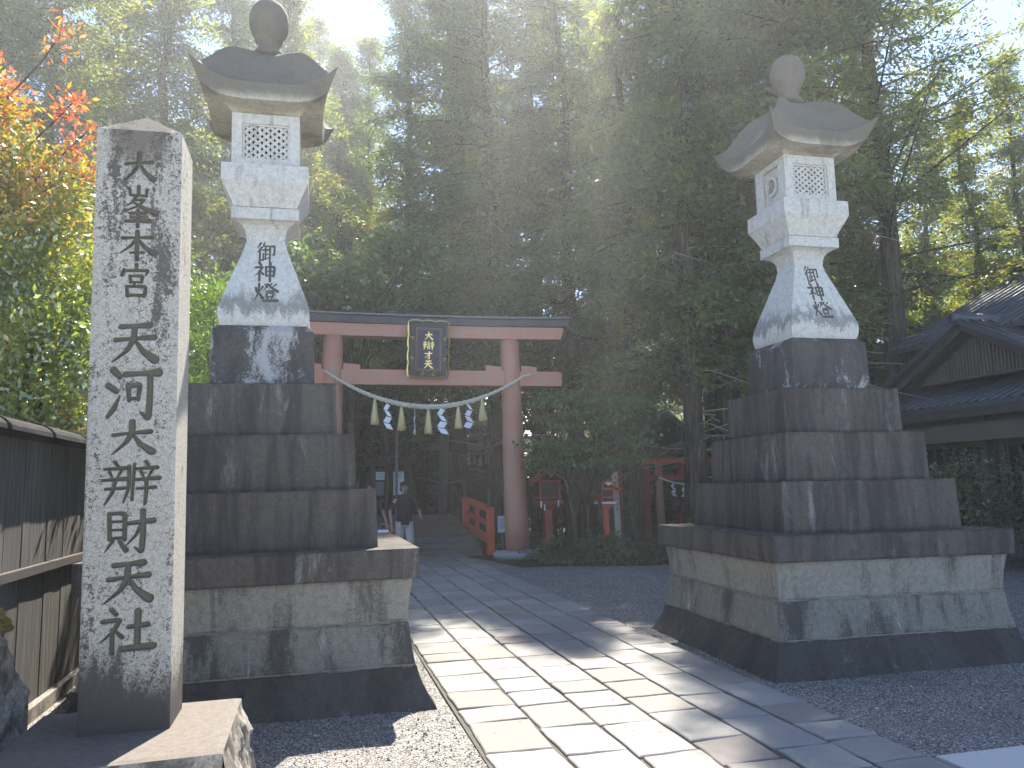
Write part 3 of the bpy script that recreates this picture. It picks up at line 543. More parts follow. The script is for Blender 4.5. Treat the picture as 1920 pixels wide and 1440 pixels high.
# ------------------------------------------------------------------ inscribed name pillar
def build_pillar():
    root = thing('stone_pillar', 'tall square granite pillar carved with a vertical shrine name, speckled with dark lichen', 'stone pillar', (-.882, 4.59, .449))
    root.rotation_euler = (0, -.010, 0); root.scale = (.921,)*3
    hw, hd, H, ap = .226, .21, 3.325, 3.50
    nx, nz = 150, 1000; x = np.linspace(-hw, hw, nx); z = np.linspace(0, H, nz); X, Z = np.meshgrid(x, z)
    rows = [('dai',.0,3.20,.19,.185), ('hou',.0,2.99,.21,.235), ('hon',.0,2.735,.205,.18), ('gu',.0,2.535,.20,.19), ('ten',.0,2.215,.265,.25), ('ka',.0,1.955,.27,.30), ('dai',.0,1.655,.255,.20), ('ben',.0,1.43,.285,.24), ('zai',.0,1.165,.255,.235), ('ten',.0,.91,.265,.245), ('sha',.0,.645,.27,.235)]
    C = carve_depth(X.ravel(), Z.ravel(), rows).reshape(X.shape)
    e = np.minimum(hw-np.abs(X), .02)/.02; Y = -hd+C*.018+.006*(1-e)**2
    V = np.stack([X, Y, Z], -1).reshape(-1, 3); I = np.arange(nx*nz).reshape(nz, nx)
    F1 = np.stack([I[:-1,:-1], I[:-1,1:], I[1:,1:], I[1:,:-1]], -1).reshape(-1, 4); b = nx*nz
    fl = -hd+.006
    ex = np.array([(-hw,fl,0),(hw,fl,0),(hw,hd,0),(-hw,hd,0),(-hw,fl,H),(hw,fl,H),(hw,hd,H),(-hw,hd,H),(0,0,ap)])
    Fq = [F1, np.array([[1,2,6,5],[2,3,7,6],[3,0,4,7]])+b, np.array([[4,5,8],[5,6,8],[6,7,8],[7,4,8]])+b, np.array([[3,2,1,0]])+b]
    link('shaft', npmesh('shaft', np.concatenate([V, ex]), Fq, attrs={'carve': np.r_[C.ravel(), np.zeros(9)]}), MAT['name_stone'], root)
    # plinth: sawn top, rough split sides
    n = 40; bm = bmesh.new(); bmesh.ops.create_grid(bm, x_segments=2, y_segments=2, size=1); bm.free()
    u = np.linspace(0, 1, n); V, Fq = [], []; b = 0; cor = [(-.535,-.75),(.545,-.72),(.545,.34),(-.535,.34)]; m = 12
    for k in range(4):
        p, q = np.array(cor[k]), np.array(cor[(k+1) % 4]); d = (q-p)/np.linalg.norm(q-p); nr = np.array([d[1], -d[0]])
        U, T = np.meshgrid(u, np.linspace(0, 1, m)); base = p+(q-p)*U[..., None]; zz = -.52+T*.52
        out = (.10*(1-T)**1.2+.02*np.sin(T*3))
        Pn = np.concatenate([base, zz[..., None]], -1).reshape(-1, 3); dd = (.03*vnoise(Pn, 12, k)+.018*vnoise(Pn, 34, k+4)).reshape(U.shape)
        dd = (dd+out)*np.clip((1-T)*6, 0, 1)*np.clip(np.minimum(U, 1-U)*14, .4, 1)
        XY = base+nr*dd[..., None]; V.append(np.concatenate([XY, zz[..., None]], -1).reshape(-1, 3)); I = np.arange(n*m).reshape(m, n)+b
        Fq.append(np.stack([I[:-1,:-1], I[:-1,1:], I[1:,1:], I[1:,:-1]], -1).reshape(-1, 4)); b += n*m
    pl = link('plinth', npmesh('plinth', np.concatenate(V), Fq, smooth=False), MAT['rough_stone'], root)
    t = MB(); t.add([(*c, 0.0) for c in cor]+[(c[0]*.94, c[1]*.95+.004, .006) for c in cor], [(4,5,6,7),(0,1,5,4),(1,2,6,5),(2,3,7,6),(3,0,4,7)])
    t.build('plinth_top', MAT['plinth_stone'], pl)
build_pillar()

# ------------------------------------------------------------------ big vermilion gate, plaque, rope
YT = 17.91
def streamer(mb, x, y, z, L, w, tw=0, seed=0):
    """zigzag folded paper: alternating parallelograms hanging down"""
    n = 4; h = L/n; c, s = math.cos(tw), math.sin(tw); off = 0; pts = []
    for k in range(n):
        dirn = 1 if (k+seed) % 2 else -1; ww = w*(.55+.15*k); x0 = off; x1 = off+dirn*w*.45
        q = [(x0-ww*.5, -k*h), (x0+ww*.5, -k*h-h*.25), (x1+ww*.5, -(k+1)*h-h*.1), (x1-ww*.5, -(k+1)*h+h*.15)]
        V = [(x+a*c, y+a*s-.006*k, z+b) for a, b in q]+[(x+a*c, y+a*s-.006*k+.004, z+b) for a, b in q]
        mb.add(V, [(0,1,2,3),(7,6,5,4),(0,4,5,1),(1,5,6,2),(2,6,7,3),(3,7,4,0)]); off = x1*.6
def tassel(mb, x, y, z, L, r):
    mb.lathe([(r*.25,z),(r*.45,z-L*.12),(r*.75,z-L*.4),(r*.95,z-L*.75),(r*1.05,z-L),(r*.6,z-L*1.01)], 12, (x, y))
    for k in range(18):
        a = random.random()*6.28; q = r*1.0
        mb.tube([(x+.4*q*math.cos(a), y+.4*q*math.sin(a), z-L*.2), (x+.97*q*math.cos(a), y+.97*q*math.sin(a), z-L*.8), (x+1.1*q*math.cos(a), y+1.1*q*math.sin(a), z-L*random.uniform(1.0,1.05))], [.004,.008,.006], 4)
def twisted_rope(mb, pts, rads, strands=3, turns=2.6, n=7):
    pts = [Vector(p) for p in pts]; acc = [0]
    for a, b in zip(pts[:-1], pts[1:]): acc.append(acc[-1]+(b-a).length)
    for s in range(strands):
        q = []
        for i, p in enumerate(pts):
            t = (pts[min(i+1, len(pts)-1)]-pts[max(i-1, 0)]).normalized(); a = t.cross(Vector((0,1,0))).normalized(); b = t.cross(a)
            ph = acc[i]*turns*2*math.pi+s*2*math.pi/strands; q.append(p+(a*math.cos(ph)+b*math.sin(ph))*rads[i]*.62)
        mb.tube(q, [r*.52 for r in rads], n)
def sag(x0, z0, x1, z1, dip, n, y):
    return [(x0+(x1-x0)*t, y, z0+(z1-z0)*t-dip*4*t*(1-t)) for t in np.linspace(0, 1, n)]
def build_gate():
    g = thing('torii_gate', 'large faded vermilion wooden gate spanning the paved path, with black top beam', 'torii gate', (2.39, YT, 0))
    for sx, xb, xt in ((-1,-2.10,-2.00), (1,2.10,2.00)):
        p = MB(); n = 28
        p.rings([[(xb+(xt-xb)*t+(.278-.062*t)*math.cos(2*math.pi*k/n), (.278-.062*t)*math.sin(2*math.pi*k/n), .12+t*4.84) for k in range(n)] for t in np.linspace(0,1,8)], True, True)
        po = p.build('pillar', MAT['vermilion_faded'], g)
        MB().lathe([(.50,-.03),(.56,.04),(.56,.10),(.50,.15),(.36,.165)], 32, (xb, 0)).build('foot_stone', MAT['grey_stone_torii'], po)
    def beam(zlo, zhi, half, th, curve, mat, name, slant=0.06):
        m = MB(); n = 25; rs = []
        for t in np.linspace(-1, 1, n):
            x = t*half; dz = curve*abs(t)**2.5; sl = slant if abs(t) == 1 else 0
            rs.append([(x-np.sign(t)*sl, -th, zlo+dz), (x, -th, zhi+dz), (x, th, zhi+dz), (x-np.sign(t)*sl, th, zlo+dz)])
        m.rings(rs, True); return m.build(name, MAT[mat], g, .006)
    beam(4.955, 5.235, 3.27, .20, .03, 'vermilion_faded', 'lintel')
    k = beam(5.238, 5.40, 3.40, .26, .05, 'black_lacquer', 'top_beam', .05)
    m = MB(); n = 25; rs = []
    for t in np.linspace(-1, 1, n):
        x = t*3.46; dz = .06*abs(t)**2.5; rs.append([(x,-.36,5.404+dz),(x,-.36,5.43+dz),(x,0,5.52+dz),(x,.36,5.43+dz),(x,.36,5.404+dz)])
    m.rings(rs, True); m.build('roof_sheet', MAT['copper_roof'], k)
    MB().box(-3.22, 3.22, -.125, .125, 3.885, 4.225).build('tie_beam', MAT['vermilion_faded'], g, .006)
    for xc in (-2.02, 2.02):
        for sx in (-1, 1):
            a, b = sorted((xc+sx*.235, xc+sx*.60)); MB().prism([(a,4.228),(b,4.228),(b,4.33 if sx*xc < 0 or True else 4.3),(a,4.36)], 'y', -.10, .10).build('wedge', MAT['vermilion_faded'], g)
    MB().box(-.16, .16, -.12, .12, 4.228, 4.952).build('centre_strut', MAT['vermilion_faded'], g)
    # plaque, tilted forward
    q = thing('shrine_plaque', 'black and navy plaque in a scalloped gold frame hung on the gate', 'plaque', (2.45, YT-.32, 4.66)); q.rotation_euler = (R(5), R(1.0), 0)
    w, h = .44, .625
    MB().box(-w+.03, w-.03, -.02, .03, -h+.03, h-.03).build('board', MAT['plaque_black'], q)
    fr = MB()
    def scallop(p0, p1, nrm, nseg):
        N = nseg*8; c0 = []; rs = []
        for i in range(N+1):
            t = i/N; ph = (t*nseg) % 1; bulge = .022*abs(math.sin(math.pi*t*nseg))**.6; p = Vector(p0).lerp(Vector(p1), t)
            c = p+Vector(nrm)*bulge; wd = .026
            a = Vector(nrm)*wd*.5; rs.append([c-a+Vector((0,-.015,0)), c-a+Vector((0,-.06,0)), c+a+Vector((0,-.045,0)), c+a+Vector((0,-.015,0))])
        fr.rings(rs, True)
    scallop((-w,0,h),(w,0,h),(0,0,1),3); scallop((-w,0,-h),(w,0,-h),(0,0,-1),3); scallop((-w,0,-h),(-w,0,h),(-1,0,0),4); scallop((w,0,-h),(w,0,h),(1,0,0),4)
    for sx in (-1, 1):                       # curled ornaments
        for (cx, cz, r, a0) in ((w-.07,.24,.04,0), (w-.07,-.22,.04,0), (.13,-h+.075,.045,1)):
            pts = [(sx*(cx+r*(1-t*.5)*math.cos(a0*1.5+t*5)), -.04, cz+r*(1-t*.5)*math.sin(a0*1.5+t*5)) for t in np.linspace(0,1,10)]; fr.tube(pts, .010, 6)
    fr.build('gold_frame', MAT['gold'], q)
    bp = MB().box(-.27, .27, -.045, -.021, -.47, .47).build('inner_panel', MAT['plaque_navy'], q)
    ib = MB()
    for (e, t, yy) in ((.285,.016,-.052), (.25,.007,-.052)):
        ez = e+.19
        for (a, b, c, d) in ((-e,-e+t,-ez,ez), (e-t,e,-ez,ez), (-e+t,e-t,-ez,-ez+t), (-e+t,e-t,ez-t,ez)): ib.box(a, b, yy, -.0445, c, d)
    ib.build('border_lines', MAT['plaque_red'], q)
    L = letter_strips(MB(), [('dai',0,.40,.22,.20), ('bn2',0,.18,.25,.20), ('sai',0,-.04,.22,.18), ('ten',0,-.235,.23,.20)], lambda u, v, l: (u, -.047-l, v)); L.build('lettering', MAT['gold'], q)
    # straw rope with tassels and paper streamers
    r = thing('straw_rope', 'thick twisted straw rope with tassels and white paper hung across the big gate', 'straw rope', (0, YT-.33, 0))
    n = 130; pts = sag(.22, 4.135, 4.62, 4.08, .735, n, 0); pts = [(.17, .12, 4.16)]+pts+[(4.75,-.02,4.10),(4.89,.04,4.115)]
    rad = [.026]+[.026+.030*math.sin(math.pi*i/(n-1))**1.2 for i in range(n)]+[.026,.022]
    m = MB(); twisted_rope(m, pts, rad); m.build('rope', MAT['rope'], r)
    zr = lambda x: 4.135+(4.08-4.135)*(x-.22)/4.4-.735*4*((x-.22)/4.4)*(1-(x-.22)/4.4)
    for i, (x, L) in enumerate(((1.27,.55), (1.85,.52), (2.44,.54), (3.11,.50), (3.66,.48))):
        mt = MB(); tassel(mt, x, 0, zr(x)-.05, L, .078); mt.build('straw_tassel', MAT['straw'], r)
    for i, (x, L, w, tw, sd_) in enumerate(((1.58,.56,.15,.2,0), (2.15,.58,.13,1.15,1), (2.78,.57,.18,.1,0), (3.35,.54,.17,.3,1))):
        ms = MB(); streamer(ms, x-.02, -.02, zr(x)-.05, L, w, tw, sd_); ms.build('paper_streamer', MAT['paper'], r)
build_gate()

# ------------------------------------------------------------------ foliage
def rvec(n): 
    v = rng.normal(size=(n, 3)); return v/np.linalg.norm(v, axis=1)[:, None]
def conifer_meshes(seed, H, rad, z0, dens=1.0, droop=.5, dead=14, gappy=0.0, leaflen=.20, spray=1.0, deadtop=1.6):
    global rng
    rng = np.random.default_rng(seed); tr = MB(); r0 = .10+H*.0095
    wob = rng.normal(0,.12,(8,2)); tz = np.linspace(0, H*.97, 8); wob[0] = 0
    tr.tube([(wob[i][0]*tz[i]/H*1.5, wob[i][1]*tz[i]/H*1.5, tz[i]-.15) for i in range(8)], [r0*1.25]+[r0*(1-tz[i]/H*.93) for i in range(1, 8)], 12)
    axis = lambda z: np.array([np.interp(z, tz, wob[:, 0]*tz/H*1.5), np.interp(z, tz, wob[:, 1]*tz/H*1.5)])
    dw = MB()
    for k in range(dead):                                                # thin dead limbs below the crown
        z = rng.uniform(1.8, z0*deadtop); a = rng.uniform(0, 6.28); L = rng.uniform(1.2, 3.9); c = axis(z); p = [(c[0], c[1], z)]; dz = rng.uniform(-.12,.3)
        for t in (.25,.5,.75,1): p.append((c[0]+math.cos(a+t*.3)*L*t, c[1]+math.sin(a+t*.3)*L*t, z+L*t*dz-(t**2)*L*.25+rng.normal(0,.06)))
        dw.tube(p, [.024,.017,.012,.008,.003], 5)
        for _ in range(3):
            t = rng.integers(1, 4); q = p[t]; dw.tube([q, (q[0]+rng.normal(0,.35), q[1]+rng.normal(0,.35), q[2]-rng.uniform(.1,.6))], [.009,.003], 4)
    P, D, N, LL, WW, TT = [], [], [], [], [], []
    z = z0
    while z < H*.99:
        f = (z-z0)/(H-z0); prof = (1-f)**.75*(.55+.45*min(1, f*5+.2))+.06
        for _ in range(rng.integers(3, 5)):
            if rng.random() < gappy: continue
            a = rng.uniform(0, 6.28); L = rad*prof*rng.uniform(.5, 1.3); c = axis(z); up = .35*f+.05+rng.normal(0,.12)
            n = max(4, int(L*4.6)); ts = np.linspace(.18, 1, n); cl = rng.normal(0,.24)
            bx = lambda t: np.array([c[0]+math.cos(a)*L*t, c[1]+math.sin(a)*L*t, z+L*(up*t-droop*t*t*.55)])
            tr.tube([bx(t) for t in (0,.35,.7,1)], [.045*(1-f*.6),.03*(1-f*.5),.016,.006], 5)
            for t in ts:
                b = bx(t); side = rng.normal(0, .34*L*(1.15-t*.8)/1.6); b = b+np.array([-math.sin(a)*side, math.cos(a)*side, -abs(side)*.3+rng.normal(0,.05)])
                m = int(rng.integers(30, 62)*dens*spray); w = rng.uniform(.08,.17)
                off = rng.normal(size=(m, 3))*np.array([w*1.25, w*1.25, w*.8]); p = b+off
                out = np.array([math.cos(a), math.sin(a), -.25]); d = out*.7+rng.normal(0,.45,(m,3))+off*6.0; d[:, 2] -= .1
                P.append(p); D.append(d); N.append(rng.normal(0,.7,(m,3))+np.array([0,0,.8])); LL.append(rng.uniform(.6,1.35,m)*leaflen); WW.append(rng.uniform(.24,.44,m)*leaflen)
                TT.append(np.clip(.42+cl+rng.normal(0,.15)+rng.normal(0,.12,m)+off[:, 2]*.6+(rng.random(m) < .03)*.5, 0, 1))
        z += rng.uniform(.26, .55)*(H/22)
    V, F4, T = quads(*[np.concatenate(a) for a in (P, D, N, LL, WW, TT)])
    nb = len(tr.f); tr.add(dw.v, dw.f, True); me = tr.mesh('trunk'); me.materials.append(MAT['bark']); me.materials.append(MAT['dead_wood'])
    me.polygons.foreach_set('material_index', np.r_[np.zeros(nb, np.int32), np.ones(len(tr.f)-nb, np.int32)])
    return me, None, npmesh('crown', V, F4, T)
def leaf_blobs(blobs, n, leaf, seed, shell=.55, aspect=.5, tint=(.5,.2), up=.6, tz=None, flat=1.0):
    """leaves spread through several lumpy volumes: blobs = (x,y,z,rx,ry,rz)"""
    global rng
    rng = np.random.default_rng(seed); bl = np.array(blobs, float); vol = (bl[:, 3]*bl[:, 4]*bl[:, 5])**(2/3); idx = rng.choice(len(bl), n, p=vol/vol.sum()); b = bl[idx]
    dirs = rvec(n); r = (shell+(1-shell)*rng.random(n))*(1+.22*vnoise(dirs*1.0+idx[:, None]*3.1, 3.2, seed)); P = b[:, :3]+dirs*b[:, 3:]*r[:, None]
    D = dirs*np.array([1,1,.6])+rng.normal(0,.7,(n,3)); N = np.array([0,0,up])+dirs*.5+rng.normal(0,.55,(n,3)); N[:, 2] *= flat
    L = leaf*rng.uniform(.6,1.3,n); t = tint[0]+tint[1]*rng.normal(0,1,n)+.15*vnoise(P, 2.2, seed+5)
    if tz is not None: t = t+tz(P)
    return quads(P, D, N, L, L*aspect, np.clip(t, 0, 1))
def stems(mb, c, tips, r=.04):
    for t in tips:
        m = [(c[0]+(t[0]-c[0])*k+rng.normal(0,.05), c[1]+(t[1]-c[1])*k+rng.normal(0,.05), c[2]+(t[2]-c[2])*(k**.8)) for k in (0,.35,.7,1)]; mb.tube(m, [r, r*.75, r*.5, r*.2], 6)

def tree(name, meshes, label, cat, loc, rz=0, sc=1.0, group=None, leafmat='conifer_leaf'):
    t = thing(name, label, cat, loc, rz, group); t.scale = sc if hasattr(sc, '__len__') else (sc,)*3
    tr, dw, cr = meshes
    link('trunk', tr, MAT['bark'], t)
    key = (cr.name, leafmat)
    if cr.materials and cr.materials[0] != MAT[leafmat]:
        if key not in CROWNS: CROWNS[key] = cr.copy(); CROWNS[key].materials.clear()
        cr = CROWNS[key]
    link('crown', cr, MAT[leafmat], t); return t
CROWNS = {}
VAR = [conifer_meshes(11, 23, 3.0, 5.0, 1.0, .5, 14, .0, .165, 1.1, 2.0), conifer_meshes(12, 22, 2.7, 6.5, 1.0, .65, 24, .08, .165, 1.1, 1.9), conifer_meshes(13, 24, 3.5, 4.5, .9, .4, 8, .06, .17, 1.1), conifer_meshes(14, 21, 2.5, 3.2, 1.0, .6, 3, .0, .165, 1.1)]
VOPEN = conifer_meshes(21, 23, 4.8, 5.5, .55, .05, 6, .22, .13, 1.4)
def polar(px, d):
    """ground spot seen at photo column px, d metres away"""
    a = YAW+math.atan((px-960)/FPX); return (d*math.sin(a), d*math.cos(a))
GRP = 'conifers of the shrine forest'
def build_forest():
    x, y = 8.15, 16.3
    tree('cedar_tree', VAR[0], 'tall conifer with a thick bare trunk rising beside the small red shrine gate', 'tree', (x, y, 0), .4, .82, GRP)
    x, y = polar(1187, 20.5); tree('cedar_tree', VAR[1], 'slender conifer trunk standing behind the orange post lantern', 'tree', (x, y, 0), 2.0, (.62,.62,1), GRP)
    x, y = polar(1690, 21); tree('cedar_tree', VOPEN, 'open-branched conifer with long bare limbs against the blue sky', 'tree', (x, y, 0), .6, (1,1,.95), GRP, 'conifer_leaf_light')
    x, y = polar(855, 27); tree('cedar_tree', VAR[0], 'conifer with brown trunk right beside the grey stone gate post', 'tree', (x, y, 0), 1.0, 1.05, GRP)
    spots = [  # photo column, distance, variant, scale
        (-60,30,0,1.1), (60,27,2,.98), (190,31,0,1.08), (300,26,3,1.05), (420,30,1,1.08), (530,27,3,.98), (450,38,2,1.05), (640,33,3,.95), (590,39,2,1.05), (665,41,0,1.0), (760,28,0,.97), (690,36,2,.95), (930,24,0,1.0), (1010,30,2,1.05), (1075,23,1,.88),
        (1130,28,0,.9), (1345,23.5,2,.90), (1370,20,0,1.1), (1330,29,1,.72), (1450,24,2,1.1), (1540,20,1,1.12), (1575,29,0,.7), (1640,26,3,.8), (1760,30,3,.72), (1850,24,3,.55), (1950,27,0,.62), (870,36,2,1.0), (1180,38,0,.7), (1420,38,2,.6),
        (600,44,0,.95), (150,42,2,.92), (340,44,1,.95), (1800,42,2,.75), (1640,42,0,.6), (2080,32,2,.75), (-200,33,2,.9), (2200,24,0,.7)]
    for i, (px, d, v, s) in enumerate(spots):
        x, y = polar(px, d); z = max(0, (y-44)/34)**1.3*11 if y > 44 else 0
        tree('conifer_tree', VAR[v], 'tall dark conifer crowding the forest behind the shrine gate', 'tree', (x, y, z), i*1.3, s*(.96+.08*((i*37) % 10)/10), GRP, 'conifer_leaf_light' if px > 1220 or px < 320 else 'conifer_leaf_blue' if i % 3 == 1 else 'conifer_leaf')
build_forest()

def bush(name, label, cat, loc, blobs, n, leaf, mat, seed, tips=None, group=None, **kw):
    t = thing(name, label, cat, loc, 0, group); V, F4, T = leaf_blobs(blobs, n, leaf, seed, **kw)
    m = MB(); stems(m, (0,0,-.1), tips or [(b[0], b[1], b[2]) for b in blobs[:6]], .035); link('stems', m.mesh('stems'), MAT['bark'], t)
    link('foliage', npmesh('foliage', V, F4, T), MAT[mat], t); return t
def build_shrubs():
    # tall photinia with red new growth behind the fence
    bl = [(-.1,.2,1.9,1.0,1.0,.9), (.25,-.2,2.6,.8,.9,.9), (-.6,.2,3.0,.9,.9,1.0), (.2,.1,3.5,.75,.8,.8), (-.3,.0,4.1,.85,.8,.9), (.15,.0,4.5,.45,.5,.6), (-.45,0,5.1,.55,.55,.8), (-.5,.4,1.2,.9,.9,.8), (-1.4,.3,2.2,.9,.9,1.0), (-1.4,.2,3.6,.9,.9,1.1), (-1.5,0,4.9,.7,.7,1.0), (-.85,.1,5.8,.4,.4,.5)]
    t = bush('photinia_shrub', 'tall shrub with orange red new leaves above green ones, behind the fence', 'shrub', (-2.75, 8.4, 0), bl, 75000, .075, 'photinia_leaf', 41, shell=.45, aspect=.42, tint=(.27,.13), up=.3, tz=lambda P: np.clip((P[:, 2]-3.7)*.26, -.05, .5)+.2*vnoise(P, 2.6, 4))
    sp = MB(); rows = [[], [], [], [], [], []]
    for (x0, z0, x1, z1, n) in ((.1,5.0,.42,5.55,150), (.2,4.7,.52,5.2,90), (.0,4.5,.62,4.75,70), (-.1,5.4,.3,6.35,60)):
        sp.tube([(x0-.5,0,z0-.5), ((x0+x1)/2, 0, (z0+z1)/2+.05), (x1, 0, z1)], [.014,.009,.004], 5)
        tt = rng.uniform(.55, 1, n); P = np.stack([x0+(x1-x0)*tt, 0*tt, z0+(z1-z0)*tt], 1)+rng.normal(0,.075,(n,3)); D = rvec(n)+np.array([.3,0,.3])
        for r_, v in zip(rows, (P, D, rvec(n), .085*rng.uniform(.7,1.2,n), .034*rng.uniform(.7,1.2,n), np.clip(rng.normal(.85,.12,n), .5, 1))): r_.append(v)
    V, F4, T = quads(*[np.concatenate(r_) for r_ in rows]); fo = [c for c in t.children if c.name.startswith('foliage')][0]; st = [c for c in t.children if c.name.startswith('stems')][0]
    n0 = len(fo.data.vertices); V0 = np.empty(n0*3, np.float32); fo.data.vertices.foreach_get('co', V0); T0 = np.empty(len(fo.data.polygons), np.float32); fo.data.attributes['tint'].data.foreach_get('value', T0)
    me = npmesh('foliage', np.concatenate([V0.reshape(-1, 3), V]), np.arange(n0+len(V)).reshape(-1, 4), np.r_[T0, T]); me.materials.append(MAT['photinia_leaf']); fo.data = me
    m2 = MB(); m2.add([v.co for v in st.data.vertices], [tuple(p.vertices) for p in st.data.polygons], True); m2.add(sp.v, sp.f, True); st.data = m2.mesh('stems'); st.data.materials.append(MAT['bark'])
    bush('azalea_shrub', 'small azalea in pink flower peeping over the end of the fence', 'shrub', (-2.42, 8.6, 0), [(0,0,1.5,.28,.4,.6), (.0,.1,2.2,.28,.35,.26)], 3500, .06, 'azalea_flower', 43, shell=.6, aspect=.8, tint=(.48,.25))
    # clipped round-topped bush behind the lantern
    bush('clipped_bush', 'bright green clipped conifer with a domed top behind the first lantern', 'shrub', (-1.25, 10.4, 0), [(0,0,3.3,.62,.6,.90), (0,0,2.2,.8,.75,1.0), (0,0,1.1,.9,.85,1.1), (.05,0,3.75,.42,.42,.45)], 26000, .055, 'topiary_leaf', 44, shell=.78, aspect=.35, tint=(.5,.2), up=.1)
    # maple in tiers of flat leaves beside the gate pillar
    tiers = [(random.uniform(-.95,1.35), random.uniform(-.7,.7), z+random.uniform(-.1,.1), random.uniform(.5,.95), random.uniform(.4,.8), random.uniform(.07,.13)) for z in np.linspace(1.9, 3.45, 11) for _ in range(3)]
    m = MB()
    for k, b in enumerate(((0,0),(.22,.1),(-.2,.15))): m.tube([(b[0],b[1],-.1), (b[0]*1.3+.05,b[1],.9), (b[0]*1.8-.05,b[1],1.8), (b[0]*2.5,b[1]*2,3.4)], [.055,.045,.035,.012], 7)
    stems(m, (0,0,1.2), [(q[0],q[1],q[2]) for q in tiers], .018)
    t = thing('maple_tree', 'young green maple with flat layered foliage beside the gate pillar', 'tree', (5.5, 16.0, 0)); link('trunk', m.mesh('trunk'), MAT['bark'], t)
    V, F4, T = leaf_blobs(tiers, 12000, .085, 46, shell=.1, aspect=.75, tint=(.5,.2), up=1.6); link('crown', npmesh('crown', V, F4, T), MAT['maple_leaf'], t)
    # low planting bed under the maple
    V, F4, T = leaf_blobs([(x, y+random.uniform(-.2,.2), random.uniform(.03,.16), random.uniform(.3,.6), random.uniform(.3,.5), random.uniform(.10,.22)) for x in np.arange(4.9, 10.5, .3) for y in (15.6, 16.3, 17.2, 18.4, 20)], 26000, .07, 47, shell=.3, aspect=.5, tint=(.4,.2))
    link('undergrowth', npmesh('undergrowth', V, F4, T), MAT['shrub_leaf'], kind='stuff')
    for i, (x, y, s, lb) in enumerate(((5.65,15.4,.55,'low rounded shrub at the foot of the orange post lantern'), (7.4,15.3,.65,'low dark shrub between the orange post lantern and the right-hand lantern plinth'), (4.95,16.4,.4,'small fern-like shrub beside the foot stone of the gate pillar'))):
        bush('low_shrub', lb, 'shrub', (x, y, 0), [(0,0,.3*s/.5,s,s*.8,.35*s/.5), (.3*s,.1,.25,s*.6,s*.6,.3), (-.4*s,.1,.2,s*.6,s*.5,.25)], 2600, .075, 'shrub_leaf', 50+i, shell=.3, group='low shrubs in the planting bed')
    # shrubs by the house on the right
    for i, (x, y, bl, lb) in enumerate((
        (9.7, 11.6, [(0,0,.7,.7,.7,.6), (.2,.1,1.4,.5,.5,.5), (-.3,0,1.0,.5,.5,.5)], 'loose green shrub close behind the right-hand lantern steps'),
        (11.0, 12.0, [(0,0,.8,.9,.8,.8), (.3,0,1.6,.7,.7,.55), (-.6,.2,1.3,.6,.6,.6), (.8,.1,1.3,.6,.6,.7)], 'large olive green shrub in front of the tiled house'),
        (12.2, 11.2, [(0,0,.9,.9,.8,.9), (.2,.1,1.7,.7,.6,.5)], 'spreading shrub at the house corner, at the edge of the photo'))):
        bush('garden_shrub', lb, 'shrub', (x, y, 0), bl, 4200, .075, 'shrub_leaf', 60+i, shell=.3, tint=(.6,.2), group='shrubs before the tiled house')
    # broadleaf understory, sunlit bits behind the gate
    def blf(px, d, zc, r, n, seed, lb, mat='broad_leaf'):
        x, y = polar(px, d); bl = [(random.uniform(-r,r), random.uniform(-r,r)*.7, zc+random.uniform(-r,r)*.8, r*random.uniform(.35,.6), r*random.uniform(.35,.6), r*random.uniform(.25,.45)) for _ in range(10)]
        m = MB(); m.tube([(0,0,-.1), (.1,0,zc*.5), (0,0,zc)], [.12,.09,.05], 8); stems(m, (0,0,zc*.5), [b[:3] for b in bl], .04)
        t = thing('broadleaf_tree', lb, 'tree', (x, y, 0), 0, 'leafy understory trees'); link('trunk', m.mesh('trunk'), MAT['bark'], t)
        V, F4, T = leaf_blobs(bl, n, .14, seed, shell=.3, aspect=.55, tint=(.5,.22)); link('crown', npmesh('crown', V, F4, T), MAT[mat], t)
    blf(650, 19, 6.3, 1.5, 9000, 71, 'leafy tree with sunlit sprays just right of the first lantern shaft'); blf(600, 24, 6.0, 2.0, 9000, 72, 'broadleaf tree behind the left end of the gate beam')
    blf(1630, 23, 5.6, 2.0, 10000, 73, 'leafy tree with yellow green sprays right of the second lantern shaft'); blf(400, 17, 5.2, 1.6, 9000, 74, 'dark leafy tree between the name pillar and the first lantern')
    blf(840, 33, 6.0, 2.6, 9000, 75, 'leafy tree seen through the gate above the tie beam'); blf(1120, 26, 5.5, 2.2, 9000, 76, 'leafy tree between conifer trunks behind the maple'); blf(1480, 22, 4.6, 2.2, 9000, 77, 'leafy tree behind the steps of the right-hand lantern'); blf(1780, 31, 7.5, 2.8, 10000, 78, 'leafy tree rising behind the tiled house roof'); blf(1900, 33, 8.6, 2.8, 10000, 79, 'leafy tree at the edge of the photo above the house')
    blf(720, 24, 4.8, 1.9, 8000, 80, 'leafy tree seen through the left half of the gate'); blf(240, 22, 4.8, 2.2, 9000, 81, 'leafy tree behind the name pillar'); blf(1030, 24, 4.8, 1.9, 8000, 82, 'leafy tree behind the right post of the gate')
    # shaded bushes on the forest floor
    x, y = polar(1120, 25); first = bush('forest_bush', 'dark leafy bush on the shaded forest floor behind the gate', 'bush', (x, y, 0), [(0,0,.9,1.3,1.0,.9), (.8,.2,1.5,.9,.8,.8), (-.9,0,1.3,.9,.9,.9), (.1,.1,2.1,.9,.8,.7)], 9000, .13, 'shrub_leaf', 95, shell=.3, group='bushes on the forest floor')
